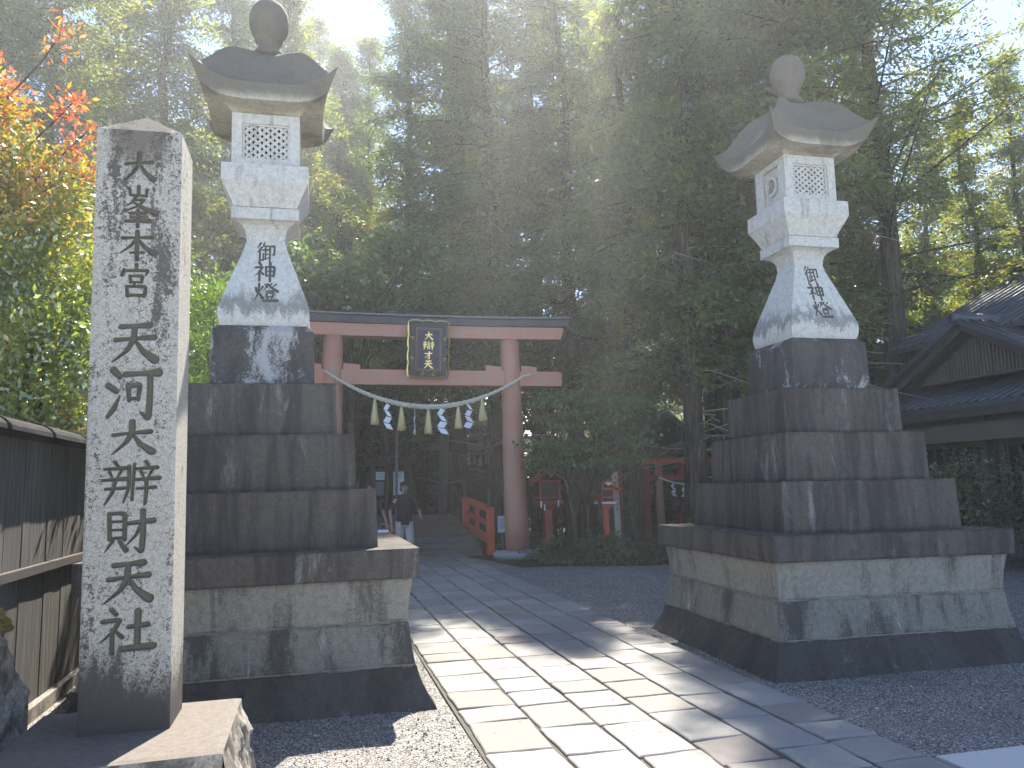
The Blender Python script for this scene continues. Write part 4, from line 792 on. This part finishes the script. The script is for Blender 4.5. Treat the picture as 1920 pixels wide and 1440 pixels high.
    for i, (px, d, sc) in enumerate(((1050,27,1.2), (1190,26,1.2), (1260,27,1.3), (1340,25,1.2), (1400,28,1.4), (1000,34,1.4), (620,26,1.2), (560,29,1.3), (700,31,1.3), (900,38,1.5), (1480,26,1.3), (1560,28,1.5), (1650,30,1.6), (300,26,1.4), (420,28,1.5), (1230,34,1.7), (1330,36,1.8), (1110,36,1.7))):
        x, y = polar(px, d); dup(first, (x, y, -.1), i*1.1, sc*(.9+.05*(i % 5)))
    # far wooded slope
    P = [polar(px, d) for px in range(-500, 2500, 75) for d in (50, 58)]
    bl = [(x+random.uniform(-2,2), y+random.uniform(-2,2), max(0,(y-44)/34)**1.3*11+random.uniform(2,6), random.uniform(2.5,4), random.uniform(2.5,4), random.uniform(3,6)) for x, y in P]
    V, F4, T = leaf_blobs(bl, 60000, .5, 90, shell=.6, aspect=.5, tint=(.35,.18)); link('woods', npmesh('woods', V, F4, T), MAT['conifer_leaf'], kind='stuff')
build_shrubs()

# ------------------------------------------------------------------ fence and rock at the left
def build_left():
    f = thing('wooden_fence', 'dark weathered board fence with a rounded black cap beside the name pillar', 'fence', (-2.0, 0, 0))
    b = MB(); y = 3.0
    while y < 10.2:
        w = random.choice([.16,.3,.34,.22]); b.box(-.03+random.uniform(-.004,.004), random.uniform(-.003,.004), y, y+w-.008, .10, 2.0); y += w
    b.build('boards', MAT['fence_board'], f)
    MB().box(.008, .05, 3.0, 10.2, 1.03, 1.10).build('rail', MAT['dark_wood'], f, .006)
    for yy in (3.1, 5.4, 7.7, 10.0): MB().box(-.12, -.034, yy-.05, yy+.05, -.05, 2.02).build('post', MAT['dark_wood'], f)
    MB().box(-.10, .06, 3.0, 10.2, -.05, .098).build('sill', MAT['rough_stone'], f)
    c = MB(); y = 2.9
    while y < 10.3:
        c.rings([[(math.cos(a)*.17*s-.01, yy, 2.02+.105*math.sin(a)*s) for a in np.linspace(0, math.pi, 11)] for yy, s in ((y,1.0+random.uniform(-.03,.03)),(y+.87,.97+random.uniform(-.03,.03)),(y+.875,1.04),(y+.91,1.04))], True, False); y += .91
    c.build('cap', MAT['fence_cap'], f)
    r = thing('mossy_rock', 'rough sunlit boulder topped with moss at the foot of the fence', 'rock', (-1.80, 4.85, 0))
    V, Fs = lumpy((0,0,.42), (.30,.40,.58), 5, 5, .14, 2.6, .08); link('stone', npmesh('stone', V, Fs), MAT['rough_stone'], r)
    V, Fs = lumpy((.02,.02,.93), (.20,.28,.10), 9, 4, .22, 3, .12); link('moss', npmesh('moss', V, Fs), MAT['moss'], r)
build_left()

# ------------------------------------------------------------------ behind the gate: steps, bridge, grey torii, hall, notice board
def build_behind():
    s = MB(); 
    for k in range(3): s.box(1.0, 3.9, 18.95+.34*k, 20.2, .14*k-.02 if k else -.02, .14*(k+1)-.004 if k < 2 else .418)
    s2 = MB()
    for k in range(3): s2.box(1.0-.002*k, 3.9+.002*k, 18.95+.34*k, 20.05, .14*k+(.001 if k else -.02), .14*(k+1))
    tag(s2.build('stone_steps', MAT['plinth_stone'], None, .012), 'low dark stone steps at the far end of the paved path', 'steps')
    b = thing('wooden_bridge', 'arched wooden bridge with red railing beyond the stone steps', 'bridge', (0, 0, 0))
    d = MB(); n = 22
    for k in range(n):
        y0 = 20.08+k*.3; t = (y0-20.08)/6.6; z = .40+.42*math.sin(math.pi*min(1, t*.95)); d.box(1.1, 3.9, y0, y0+.285, z-.08, z)
    d.build('deck', MAT['deck_wood'], b)
    for x in (1.15, 4.02):
        r = MB(); zt = lambda y: 1.07+.20*(y-18.6)/3.2
        for y, zb in ((18.62,.02), (21.75,.2)):
            p = MB().box(x-.085, x+.085, y-.085, y+.085, zb, zt(y)+.05).build('railing_post', MAT['vermilion'], b, .01)
            z0 = zt(y)+.05
            MB().lathe([(.07,z0),(.078,z0+.02),(.06,z0+.05),(.066,z0+.16),(.06,z0+.18),(.078,z0+.20),(.06,z0+.24),(.085,z0+.33),(.09,z0+.38),(.07,z0+.44),(.03,z0+.50),(.004,z0+.55)], 14, (x, y)).build('post_finial', MAT['bronze'], p)
        for dz, t in ((0,.07), (-.36,.055), (-.72,.10)):
            q = MB(); q.rings([[(x-.045, y, zt(y)+dz-t), (x+.045, y, zt(y)+dz-t), (x+.045, y, zt(y)+dz+t), (x-.045, y, zt(y)+dz+t)] for y in (18.71, 20.2, 21.66)], True); q.build('rail', MAT['vermilion'], b)
        MB().box(x-.05, x+.05, 20.12, 20.24, .36, 1.06).build('baluster', MAT['vermilion'], b)
    g = thing('notice_sign', 'small white notice fixed to the red railing post', 'sign', (4.28, 18.50, .72)); MB().box(-.105, .105, -.012, .012, -.19, .19).build('panel', MAT['sign_white'], g)
    k = MB()
    for i in range(5): k.box(-.07, .07-.02*(i % 2), -.0145, -.0125, .11-.05*i, .125-.05*i)
    k.build('text_lines', MAT['ink_grey'], g); MB().box(-.02, .02, .014, .03, -.6, .17).build('stake', MAT['grey_wood'], g)
    # grey torii
    t = thing('torii_gate', 'grey stone gate standing further back beyond the bridge', 'torii gate', (6.13, 30, 0))
    for sx in (-1, 1):
        m = MB(); n = 18; m.rings([[(sx*(1.46-.11*u)+(.20-.02*u)*math.cos(2*math.pi*j/n), (.20-.02*u)*math.sin(2*math.pi*j/n), u*3.66) for j in range(n)] for u in (0,.5,1)], True, True); m.build('pillar', MAT['grey_stone_torii'], t)
    MB().box(-2.06, 2.06, -.10, .10, 2.98, 3.17).build('tie_beam', MAT['grey_stone_torii'], t, .01); MB().box(-.12, .12, -.08, .08, 3.172, 3.658).build('centre_strut', MAT['grey_stone_torii'], t)
    m = MB(); m.rings([[(x, -.15, 3.66+c), (x, -.17, 3.93+c), (x, .17, 3.93+c), (x, .15, 3.66+c)] for x, c in ((-2.3,.08),(-1.2,.02),(0,0),(1.2,.02),(2.3,.08))], True); m.build('top_beam', MAT['grey_stone_torii'], t)
    r = thing('straw_rope', 'thin straw rope with a row of small tassels on the grey stone gate', 'straw rope', (6.13, 29.8, 0)); m = MB(); m.tube(sag(-1.25,3.0,1.25,3.0,.17,16,0), .03, 6); m.build('rope', MAT['rope'], r)
    for i, x in enumerate((-.72,-.5,-.28,-.05,.18,.42,.68)):
        q = MB(); z = 3.0-.17*4*((x+1.25)/2.5)*(1-(x+1.25)/2.5)-.03
        if i in (1, 3): streamer(q, x, 0, z, .42, .14, .2, i); q.build('paper_streamer', MAT['paper'], r)
        else: tassel(q, x, 0, z, .36, .055); q.build('straw_tassel', MAT['straw'], r)
    # old wooden hall in the shade
    h = thing('shrine_hall', 'dark old wooden hall in deep shade beyond the bridge', 'building', (1.6, 35, 0))
    w = MB(); w.box(-7.0, 7.2, 0, 6, 0, 3.6); w.build('wall', MAT['dark_wood'], h)
    l = MB()
    for x in np.arange(-6.6, 7.0, .22): l.box(x, x+.06, -.06, -.004, 2.2, 3.3)
    l.box(-6.9, 7.1, -.09, -.064, 2.1, 2.2); l.box(-6.9, 7.1, -.09, -.064, 3.3, 3.4); l.build('lattice', MAT['lattice_wood'], h)
    for x in (-6.8,-4.5,-2.2,.1,2.4,4.7,7.0): MB().box(x-.12, x+.12, -.35, -.11, 0, 3.7).build('post', MAT['dark_wood'], h)
    MB().box(-7.4, 7.6, -1.2, -.36, .65, .75).build('veranda', MAT['dark_wood'], h)
    ro = MB(); ro.prism([(-2.0,3.55),(-2.0,3.70),(3,6.4),(8,3.70),(8,3.55),(3,6.1)], 'x', -8.3, 8.5); ro.build('roof', MAT['roof_tile'], h)
    # notice board
    n = thing('notice_board', 'small wooden notice board with white papers, standing in the shade', 'notice board', (2.18, 24, 0))
    for x in (-.52, .52): MB().box(x-.045, x+.045, -.04, .04, -.05, 2.3).build('post', MAT['dark_wood'], n)
    MB().box(-.474, .474, -.02, .02, 1.3, 2.15).build('board', MAT['dark_wood'], n); MB().prism([(-.25,2.30),(0,2.46),(.25,2.30),(.25,2.34),(0,2.51),(-.25,2.34)], 'x', -.75, .75).build('roof', MAT['dark_wood'], n)
    for (x0, x1, z0, z1) in ((-.41,-.10,1.86,2.09), (-.40,-.11,1.40,1.80), (.10,.41,1.40,2.09)):
        p = MB().box(x0, x1, -.03, -.022, z0, z1).build('paper_notice', MAT['sign_white' if z1-z0 > .5 or z0 > 1.8 else 'grey_wood'], n)
        tx = MB()
        for q in range(4): tx.box(x0+.03, x1-.03-.03*(q % 2), -.0325, -.0305, z1-.05-.045*q, z1-.035-.045*q)
        tx.build('text_lines', MAT['ink_grey'], p)
    for i, (x, y, h_) in enumerate(((2.25, 22.8, 3.2),)):
        p = MB(); p.tube([(0,0,-.1),(0,0,h_*.5),(.02,0,h_)], [.05,.045,.035], 8); o = p.build('wooden_post', MAT['grey_wood'], None, loc=(x, y, 0)); tag(o, 'thin upright wooden pole in front of the notice board', 'post')
build_behind()

# ------------------------------------------------------------------ post lanterns, sign post, small shrine with its gate
def post_lantern(name, label, loc, H, w, mat, grp, rz=0):
    """H = height of the tray, w = half width of the box"""
    t = thing(name, label, 'post lantern', loc, rz, grp)
    MB().sq([(-.1,w*.42),(H,w*.36)]).build('post', MAT[mat], t, .004)
    MB().sq([(H-.16,w*.40),(H-.08,w*.75),(H-.03,w*1.02)]).build('bracket', MAT[mat], t)
    tr = MB().box(-w*1.3, w*1.3, -w*1.3, w*1.3, H-.028, H+.03).build('tray', MAT[mat], t, .004)
    e = MB()
    for sx in (-1, 1):
        e.box(min(sx*w*1.3,sx*(w*1.3+.012)), max(sx*w*1.3,sx*(w*1.3+.012)), -w*1.25, w*1.25, H-.02, H+.022)
    e.box(-w*1.25, w*1.25, -w*1.3-.012, -w*1.3, H-.02, H+.022); e.build('tray_edge', MAT['white_paint' if mat == 'vermilion' else mat], tr)
    hb = w*2.1; fr = MB()
    for sx in (-1, 1):
        for sy in (-1, 1): fr.box(sx*w-.022, sx*w+.022, sy*w-.022, sy*w+.022, H+.032, H+.032+hb)
        fr.box(sx*w-.018, sx*w+.018, -w+.023, w-.023, H+.10, H+.13); fr.box(-w+.023, w-.023, sx*w-.018, sx*w+.018, H+.10, H+.13)
        fr.box(sx*w-.018, sx*w+.018, -w+.023, w-.023, H+hb-.02, H+hb+.03); fr.box(-w+.023, w-.023, sx*w-.018, sx*w+.018, H+hb-.02, H+hb+.03)
    lb = fr.build('lamp_box', MAT[mat], t); MB().box(-w+.03, w-.03, -w+.03, w-.03, H+.034, H+hb).build('pane', MAT['dark_wood'], lb)
    rz_ = H+.034+hb; rp = []
    for sx in (1, -1):
        pass
    prof = [(-w*2.0,rz_-.03), (-w*1.2,rz_+w*.25), (-w*.45,rz_+w*.75), (0,rz_+w*1.25), (w*.45,rz_+w*.75), (w*1.2,rz_+w*.25), (w*2.0,rz_-.03)]
    low = [(x, z-.045) for x, z in prof]
    MB().prism(prof+low[::-1], 'y', -w*1.6, w*1.6).build('roof', MAT[mat], t)
    MB().prism([(-.05,rz_+w*.42),(-.075,rz_+w*.62),(-.04,rz_+w*.8),(0,rz_+w*.72),(.04,rz_+w*.8),(.075,rz_+w*.62),(.05,rz_+w*.42),(0,rz_+w*.22)], 'y', -w*1.6-.018, -w*1.6-.003).build('gable_crest', MAT['white_paint' if mat == 'vermilion' else mat], t)
    return t
def build_small():
    grp = 'vermilion post lanterns by the maple'
    post_lantern('post_lantern', 'bright orange red post lantern with a peaked roof and white crest', (6.24, 16.86, 0), 1.19, .145, 'vermilion', grp)
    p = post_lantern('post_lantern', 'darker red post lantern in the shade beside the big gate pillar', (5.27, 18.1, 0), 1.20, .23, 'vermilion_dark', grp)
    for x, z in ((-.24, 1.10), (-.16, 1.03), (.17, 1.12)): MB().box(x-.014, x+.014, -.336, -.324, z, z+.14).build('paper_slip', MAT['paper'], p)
    s = thing('sign_post', 'slim pale wooden sign post with a pointed top and vertical writing', 'sign post', (6.66, 17.2, 0)); s.rotation_euler = (0, -.03, 0)
    MB().rings([[(-.062,-.04,z),(.062,-.04,z),(.062,.04,z),(-.062,.04,z)] for z in (-.1, 1.84)]+[[(-.005,-.004,1.93),(.005,-.004,1.93),(.005,.004,1.93),(-.005,.004,1.93)]], True).build('post', MAT['pale_wood'], s)
    k = MB(); letter_strips(k, [(nm, 0, 1.78-.115*i, .085, .095) for i, nm in enumerate(('dai','ben','zai','ten','sha','hon','gu'))], lambda u, v, l: (u, -.0415-l*.3, v)); k.build('writing', MAT['ink'], s)
    o = MB().box(-.05, .05, -.05, .05, -.1, 1.55).build('wooden_post', MAT['dark_wood'], None, .01, loc=(6.52, 17.6, 0)); tag(o, 'dark square post standing just behind the pale sign post', 'post')
    # small vermilion torii and roofed shrine behind
    t = thing('torii_gate', 'small vermilion gate in front of the little roofed shrine, hung with a thin rope', 'torii gate', (9.42, 19.6, 0))
    for x in (-1.05, .0, 1.05):
        if x == 0: continue
        MB().lathe([(.115,-.05),(.10,1.0),(.095,2.1)], 16, (x*.62, 0)).build('pillar', MAT['vermilion_faded'], t)
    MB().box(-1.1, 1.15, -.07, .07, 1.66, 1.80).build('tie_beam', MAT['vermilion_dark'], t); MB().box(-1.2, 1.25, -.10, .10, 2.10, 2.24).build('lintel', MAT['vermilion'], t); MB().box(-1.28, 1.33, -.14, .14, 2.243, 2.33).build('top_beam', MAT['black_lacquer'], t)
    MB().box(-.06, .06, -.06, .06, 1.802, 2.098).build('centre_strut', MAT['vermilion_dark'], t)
    r = thing('straw_rope', 'thin white rope with small paper streamers on the little vermilion gate', 'straw rope', (9.42, 19.45, 0)); m = MB(); m.tube(sag(-.72,1.74,.66,1.62,.12,14,0), .022, 6); m.build('rope', MAT['paper'], r)
    for i, x in enumerate((-.32,-.05,.10,.35,.48)):
        q = MB(); streamer(q, x, 0, 1.66-.06*x-.10, .34, .13, .2, i); q.build('paper_streamer', MAT['paper'], r)
    h = thing('small_shrine', 'little roofed shrine in deep shade behind the small vermilion gate', 'building', (9.9, 22.6, 0))
    MB().box(-1.3, 1.3, 0, 2, 0, 2.3).build('wall', MAT['dark_wood'], h)
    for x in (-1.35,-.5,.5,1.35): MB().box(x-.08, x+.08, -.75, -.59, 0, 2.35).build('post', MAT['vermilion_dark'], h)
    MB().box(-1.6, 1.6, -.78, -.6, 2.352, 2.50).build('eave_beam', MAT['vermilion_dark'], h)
    MB().prism([(-2.3,2.42),(-2.3,2.52),(-1.0,2.95),(0,3.7),(1.0,2.95),(2.3,2.52),(2.3,2.42),(1,2.8),(0,3.5),(-1,2.8)], 'y', -1.2, 2.4).build('roof', MAT['roof_tile'], h)
    for x in (-.25,.25): MB().box(x-.16, x+.16, -.03, -.003, .8, 1.9).build('door', MAT['lattice_wood'], h)
build_small()

# ------------------------------------------------------------------ tiled house at the right
def build_house():
    h = thing('tiled_house', 'low dark wooden house with tiled gable roofs at the edge of the court', 'house', (12.0, 13.0, 0))
    # local: x away from the court, y along it
    MB().box(1.3, 9, -7, 3.2, 0, 3.0).build('wall', MAT['plaster'], h)
    for y in (-6.5,-4.2,-1.9,.4,3.1): MB().box(1.18, 1.298, y-.08, y+.08, 0, 3.0).build('post', MAT['dark_wood'], h)
    for y in (-5.3,-3.0,-.8,1.7):
        f = MB()
        for k in range(7): f.box(1.24, 1.275, y-.85+k*.28, y-.82+k*.28, .5, 2.2)
        f.box(1.23, 1.28, y-.95, y+.95, 2.2, 2.3); f.box(1.23, 1.28, y-.95, y+.95, .4, .5); f.build('lattice_screen', MAT['lattice_wood'], h)
        MB().box(1.28, 1.296, y-.94, y+.94, .5, 2.2).build('shade_panel', MAT['hollow_shade'], h)  # black sheet on the wall, painted shade behind the screen
    # lean-to roof under the gable
    rf = MB(); rf.prism([(0,2.90),(0,2.98),(1.5,3.58),(1.5,3.50)], 'y', -7.5, 3.4); rf.build('lower_roof', MAT['roof_tile'], h)
    rb = MB()
    for y in np.arange(-7.4, 3.4, .24): rb.tube([(-.02,y,2.985),(1.48,y,3.585)], .035, 6)
    rb.build('roof_ribs', MAT['roof_tile'], h); MB().box(.02, .14, -7.4, 3.3, 2.72, 2.895).build('eave_beam', MAT['dark_wood'], h)
    MB().box(.30, .38, -7.2, 3.2, 2.28, 2.62).build('hanging_panel', MAT['lattice_wood'], h)
    # gable facing the court
    yc = 0.05; gz, ez, hw = 4.62, 3.66, 2.05
    g = MB(); g.prism([(yc-hw+.3,3.56),(yc,4.50),(yc+hw-.3,3.56)], 'x', .85, .95); sl = g
    for y in np.arange(yc-hw+.6, yc+hw-.5, .085):
        zt = 4.45-abs(y-yc)*.5; sl.box(.815, .848, y, y+.032, 3.60, zt)
    sl.build('gable_wall', MAT['lattice_wood'], h)
    for s in (-1, 1):
        b = MB(); b.prism([(yc,gz-.16),(yc,gz-.02),(yc+s*hw,ez-.12),(yc+s*hw,ez-.28)], 'x', .42, .50); b.build('verge_board', MAT['dark_wood'], h)
        r = MB(); r.prism([(yc,gz-.015),(yc,gz+.07),(yc+s*(hw+.15),ez-.06),(yc+s*(hw+.15),ez-.14)], 'x', .30, 6.0); r.build('gable_roof', MAT['roof_tile'], h)
        q = MB()
        for x in np.arange(.34, 6, .24): q.tube([(x, yc+s*.02, gz+.075), (x, yc+s*(hw+.15), ez-.055)], .035, 6)
        q.build('roof_ribs', MAT['roof_tile'], h)
    MB().tube([(.22,yc,gz+.10),(6,yc,gz+.10)], .10, 10).build('ridge_tile', MAT['roof_tile'], h)
    # main roof behind, ridge parallel to the court
    m = MB(); m.prism([(1.0,4.42),(1.0,4.52),(5.0,6.6),(9.5,4.52),(9.5,4.42),(5.0,6.45)], 'y', -8.5, 2.9); m.build('main_roof', MAT['roof_tile'], h)
    q = MB()
    for y in np.arange(-8.4, 2.9, .26): q.tube([(.98,y,4.525),(5.0,y,6.61)], .04, 6)
    q.build('roof_ribs', MAT['roof_tile'], h); MB().tube([(5,-8.6,6.68),(5,3.05,6.68)], .14, 10).build('ridge_tile', MAT['roof_tile'], h)
    MB().box(1.6, 8.8, -7.5, 2.6, 3.0, 4.45).build('upper_wall', MAT['plaster'], h)
build_house()

# ------------------------------------------------------------------ people
def skin_body(name, J, E, mat, parent, sub=2):
    me = bpy.data.meshes.new(name); keys = list(J); me.from_pydata([J[k][:3] for k in keys], [(keys.index(a), keys.index(b)) for a, b in E], [])
    o = link(name, me, mat, parent); m = o.modifiers.new('skin', 'SKIN'); m.use_smooth_shade = True
    for i, k in enumerate(keys):
        r = J[k][3]; r = (r, r) if not hasattr(r, '__len__') else r; me.skin_vertices[0].data[i].radius = r; me.skin_vertices[0].data[i].use_root = (k == 'pelvis')
    s = o.modifiers.new('sub', 'SUBSURF'); s.levels = s.render_levels = sub; return o
def loft(rings, n=16):
    """rings: (centre xyz, rx, ry)"""
    m = MB(); m.rings([[(c[0]+rx*math.cos(2*math.pi*k/n), c[1]+ry*math.sin(2*math.pi*k/n), c[2]) for k in range(n)] for c, rx, ry in rings], True, True); return m
def sleeve(mb, pts, rad): mb.tube(pts, rad, 12); return mb
def person(label, loc, rz, rhand, lhand, relb, lelb, trousers, extra=None, stride=.12):
    """figure facing -y locally, 1.66 m"""
    t = thing('person', label, 'person', loc, rz)
    J = dict(pelvis=(0,0,.90,(.14,.10)), waist=(0,0,1.05,(.125,.09)), chest=(0,.0,1.25,(.15,.105)), neckb=(0,.005,1.40,(.075,.07)), neck=(0,-.005,1.46,.05), jaw=(0,-.035,1.50,(.055,.06)), head=(0,-.015,1.575,(.073,.088)), crown=(0,.0,1.625,(.055,.065)),
             shl=(.165,.01,1.36,.058), elr=(relb[0],relb[1],relb[2],.040), wrr=(rhand[0],rhand[1],rhand[2],.028), shr=(-.165,.01,1.36,.058), ell=(lelb[0],lelb[1],lelb[2],.040), wrl=(lhand[0],lhand[1],lhand[2],.028),
             hipl=(.09,0,.84,.085), knl=(.10,-stride,.47,.058), anl=(.10,-stride*.6,.09,.040), tol=(.105,-stride*.6-.15,.035,.036), hipr=(-.09,0,.84,.085), knr=(-.10,stride*.4,.47,.058), anr=(-.10,stride,.09,.040), tor=(-.105,stride-.15,.035,.036))
    E = [('pelvis','waist'),('waist','chest'),('chest','neckb'),('neckb','neck'),('neck','jaw'),('jaw','head'),('head','crown'),('chest','shl'),('shl','ell'),('ell','wrl'),('chest','shr'),('shr','elr'),('elr','wrr'),('pelvis','hipl'),('hipl','knl'),('knl','anl'),('anl','tol'),('pelvis','hipr'),('hipr','knr'),('knr','anr'),('anr','tor')]
    for sd_, w, e in (('l', lhand, lelb), ('r', rhand, relb)):             # palm, four fingers and a thumb
        w, e = Vector(w), Vector(e); d = (w-e).normalized(); s = d.cross(Vector((0,1,0))); s = s.normalized() if s.length > .1 else Vector((1,0,0)); nrm = d.cross(s)
        pal = w+d*.055; J['pal'+sd_] = (*pal, (.030,.018)); E.append(('wr'+sd_, 'pal'+sd_))
        for k, L in enumerate((.060,.070,.066,.050)):
            a = pal+s*(k-1.5)*.017+d*.03; b = a+d*L*.5; c = b+(d*.8+nrm*.5)*L*.5
            for nm, p, r in (('a',a,.009), ('b',b,.0085), ('c',c,.007)): J[f'f{k}{nm}{sd_}'] = (*p, r)
            E += [('pal'+sd_, f'f{k}a{sd_}'), (f'f{k}a{sd_}', f'f{k}b{sd_}'), (f'f{k}b{sd_}', f'f{k}c{sd_}')]
        a = w+d*.035-s*.032; b = a+(d*.7-s*.5+nrm*.3)*.045; J['ta'+sd_] = (*a, .010); J['tb'+sd_] = (*b, .008); E += [('wr'+sd_, 'ta'+sd_), ('ta'+sd_, 'tb'+sd_)]
    skin_body('body', J, E, MAT['skin'], t)
    f = MB()
    f.tube([(0,-.095,1.60),(0,-.118,1.555),(0,-.105,1.545)], [.010,.016,.012], 8); f.build('nose', MAT['skin'], t)
    for sx in (-1, 1): MB().tube([(sx*.082,.0,1.59),(sx*.090,.01,1.57),(sx*.082,.005,1.545)], [.012,.018,.010], 6).build('ear', MAT['skin'], t)
    for sx in (-1, 1): MB().tube([(sx*.042,-.088,1.583),(sx*.030,-.100,1.583),(sx*.018,-.101,1.583)], [.004,.009,.005], 6).build('eye', MAT['ink'], t)
    e = MB(); e.tube([(-.025,-.100,1.518),(0,-.106,1.516),(.025,-.100,1.518)], [.003,.006,.003], 6); e.build('mouth', MAT['ink'], t)
    V, Fs = lumpy((0,.022,1.642), (.090,.100,.068), 3, 3, .06, 3, .05); V2, F2 = lumpy((0,.045,1.57), (.088,.068,.085), 4, 3, .06, 3, .05)
    link('hair', npmesh('hair', np.concatenate([V, V2]), [Fs, F2+len(V)], smooth=True), MAT['hair'], t)
    s = loft([((0,0,.80),.165,.125),((0,0,.95),.165,.122),((0,0,1.10),.160,.118),((0,0,1.25),.182,.130),((0,.005,1.36),.175,.115),((0,.005,1.42),.095,.085),((0,.0,1.445),.068,.066)], 20)
    for sh, el in (((.165,.01,1.365), lelb), ((-.165,.01,1.365), relb)):
        sh, el = Vector(sh), Vector(el); s.tube([sh*.6+Vector((0,0,1.37))*.4, sh, sh.lerp(el,.45), sh.lerp(el,.85)], [.07,.075,.068,.062], 12)
    s.build('shirt', MAT['shirt_black'], t)
    tr = loft([((0,0,.76),.165,.125),((0,0,.86),.162,.122),((0,0,.93),.158,.118)], 20)
    for sx, k, a in ((1,'knl','anl'), (-1,'knr','anr')):
        tr.tube([(sx*.085,0,.86), J['hip'+k[2]][:3], J[k][:3], J[a][:3]], [.10,.105,.082,.068], 12)
    tr.build('trousers', MAT[trousers], t)
    sh = MB()
    for a, o in (('anl','tol'), ('anr','tor')): sh.tube([Vector(J[a][:3])+Vector((0,.045,-.03)), Vector(J[a][:3])+Vector((0,-.02,-.035)), Vector(J[o][:3])+Vector((0,-.03,0))], [.042,.05,.036], 10)
    sh.build('shoes', MAT['shirt_black'], t)
    return t
person('man in a dark short-sleeved shirt and khaki trousers walking towards the gate', (1.86, 17.2, .034), .15, (-.27,-.02,.80), (.30,-.20,.98), (-.30,.03,1.08), (.33,.03,1.10), 'trousers_khaki')
p2 = person('person in dark clothes half hidden behind the first lantern, carrying a white bag', (1.16, 17.5, .034), -.1, (-.24,-.05,.80), (.36,-.10,.86), (-.25,.05,1.08), (.27,.03,1.10), 'trousers_grey')
b = thing('shopping_bag', 'small white bag held by the half hidden person', 'bag', (1.43, 17.36, .50)); MB().sq([(0,.10),(.24,.11)]).build('body', MAT['paper'], b, .01)
h_ = MB(); h_.tube([(-.07,0,.24),(-.05,0,.36),(.05,0,.36),(.07,0,.24)], .006, 6); h_.build('handle', MAT['paper'], b)

# ------------------------------------------------------------------ haze: air volume added to stand in for lens glare
if GLARE_HAZE > 0:
    me = MB().box(-61, 81, -23, 91, -2, 30).mesh('glare_haze'); g = bpy.data.materials.new('glare_haze_air'); g.use_nodes = True; n = g.node_tree.nodes
    n.remove(n['Principled BSDF']); v = n.new('ShaderNodeVolumePrincipled'); v.inputs['Color'].default_value = (.93,.96,1,1); v.inputs['Density'].default_value = GLARE_HAZE; v.inputs['Anisotropy'].default_value = .55
    g.node_tree.links.new(v.outputs[0], n['Material Output'].inputs['Volume']); link('glare_haze', me, g, kind='stuff')
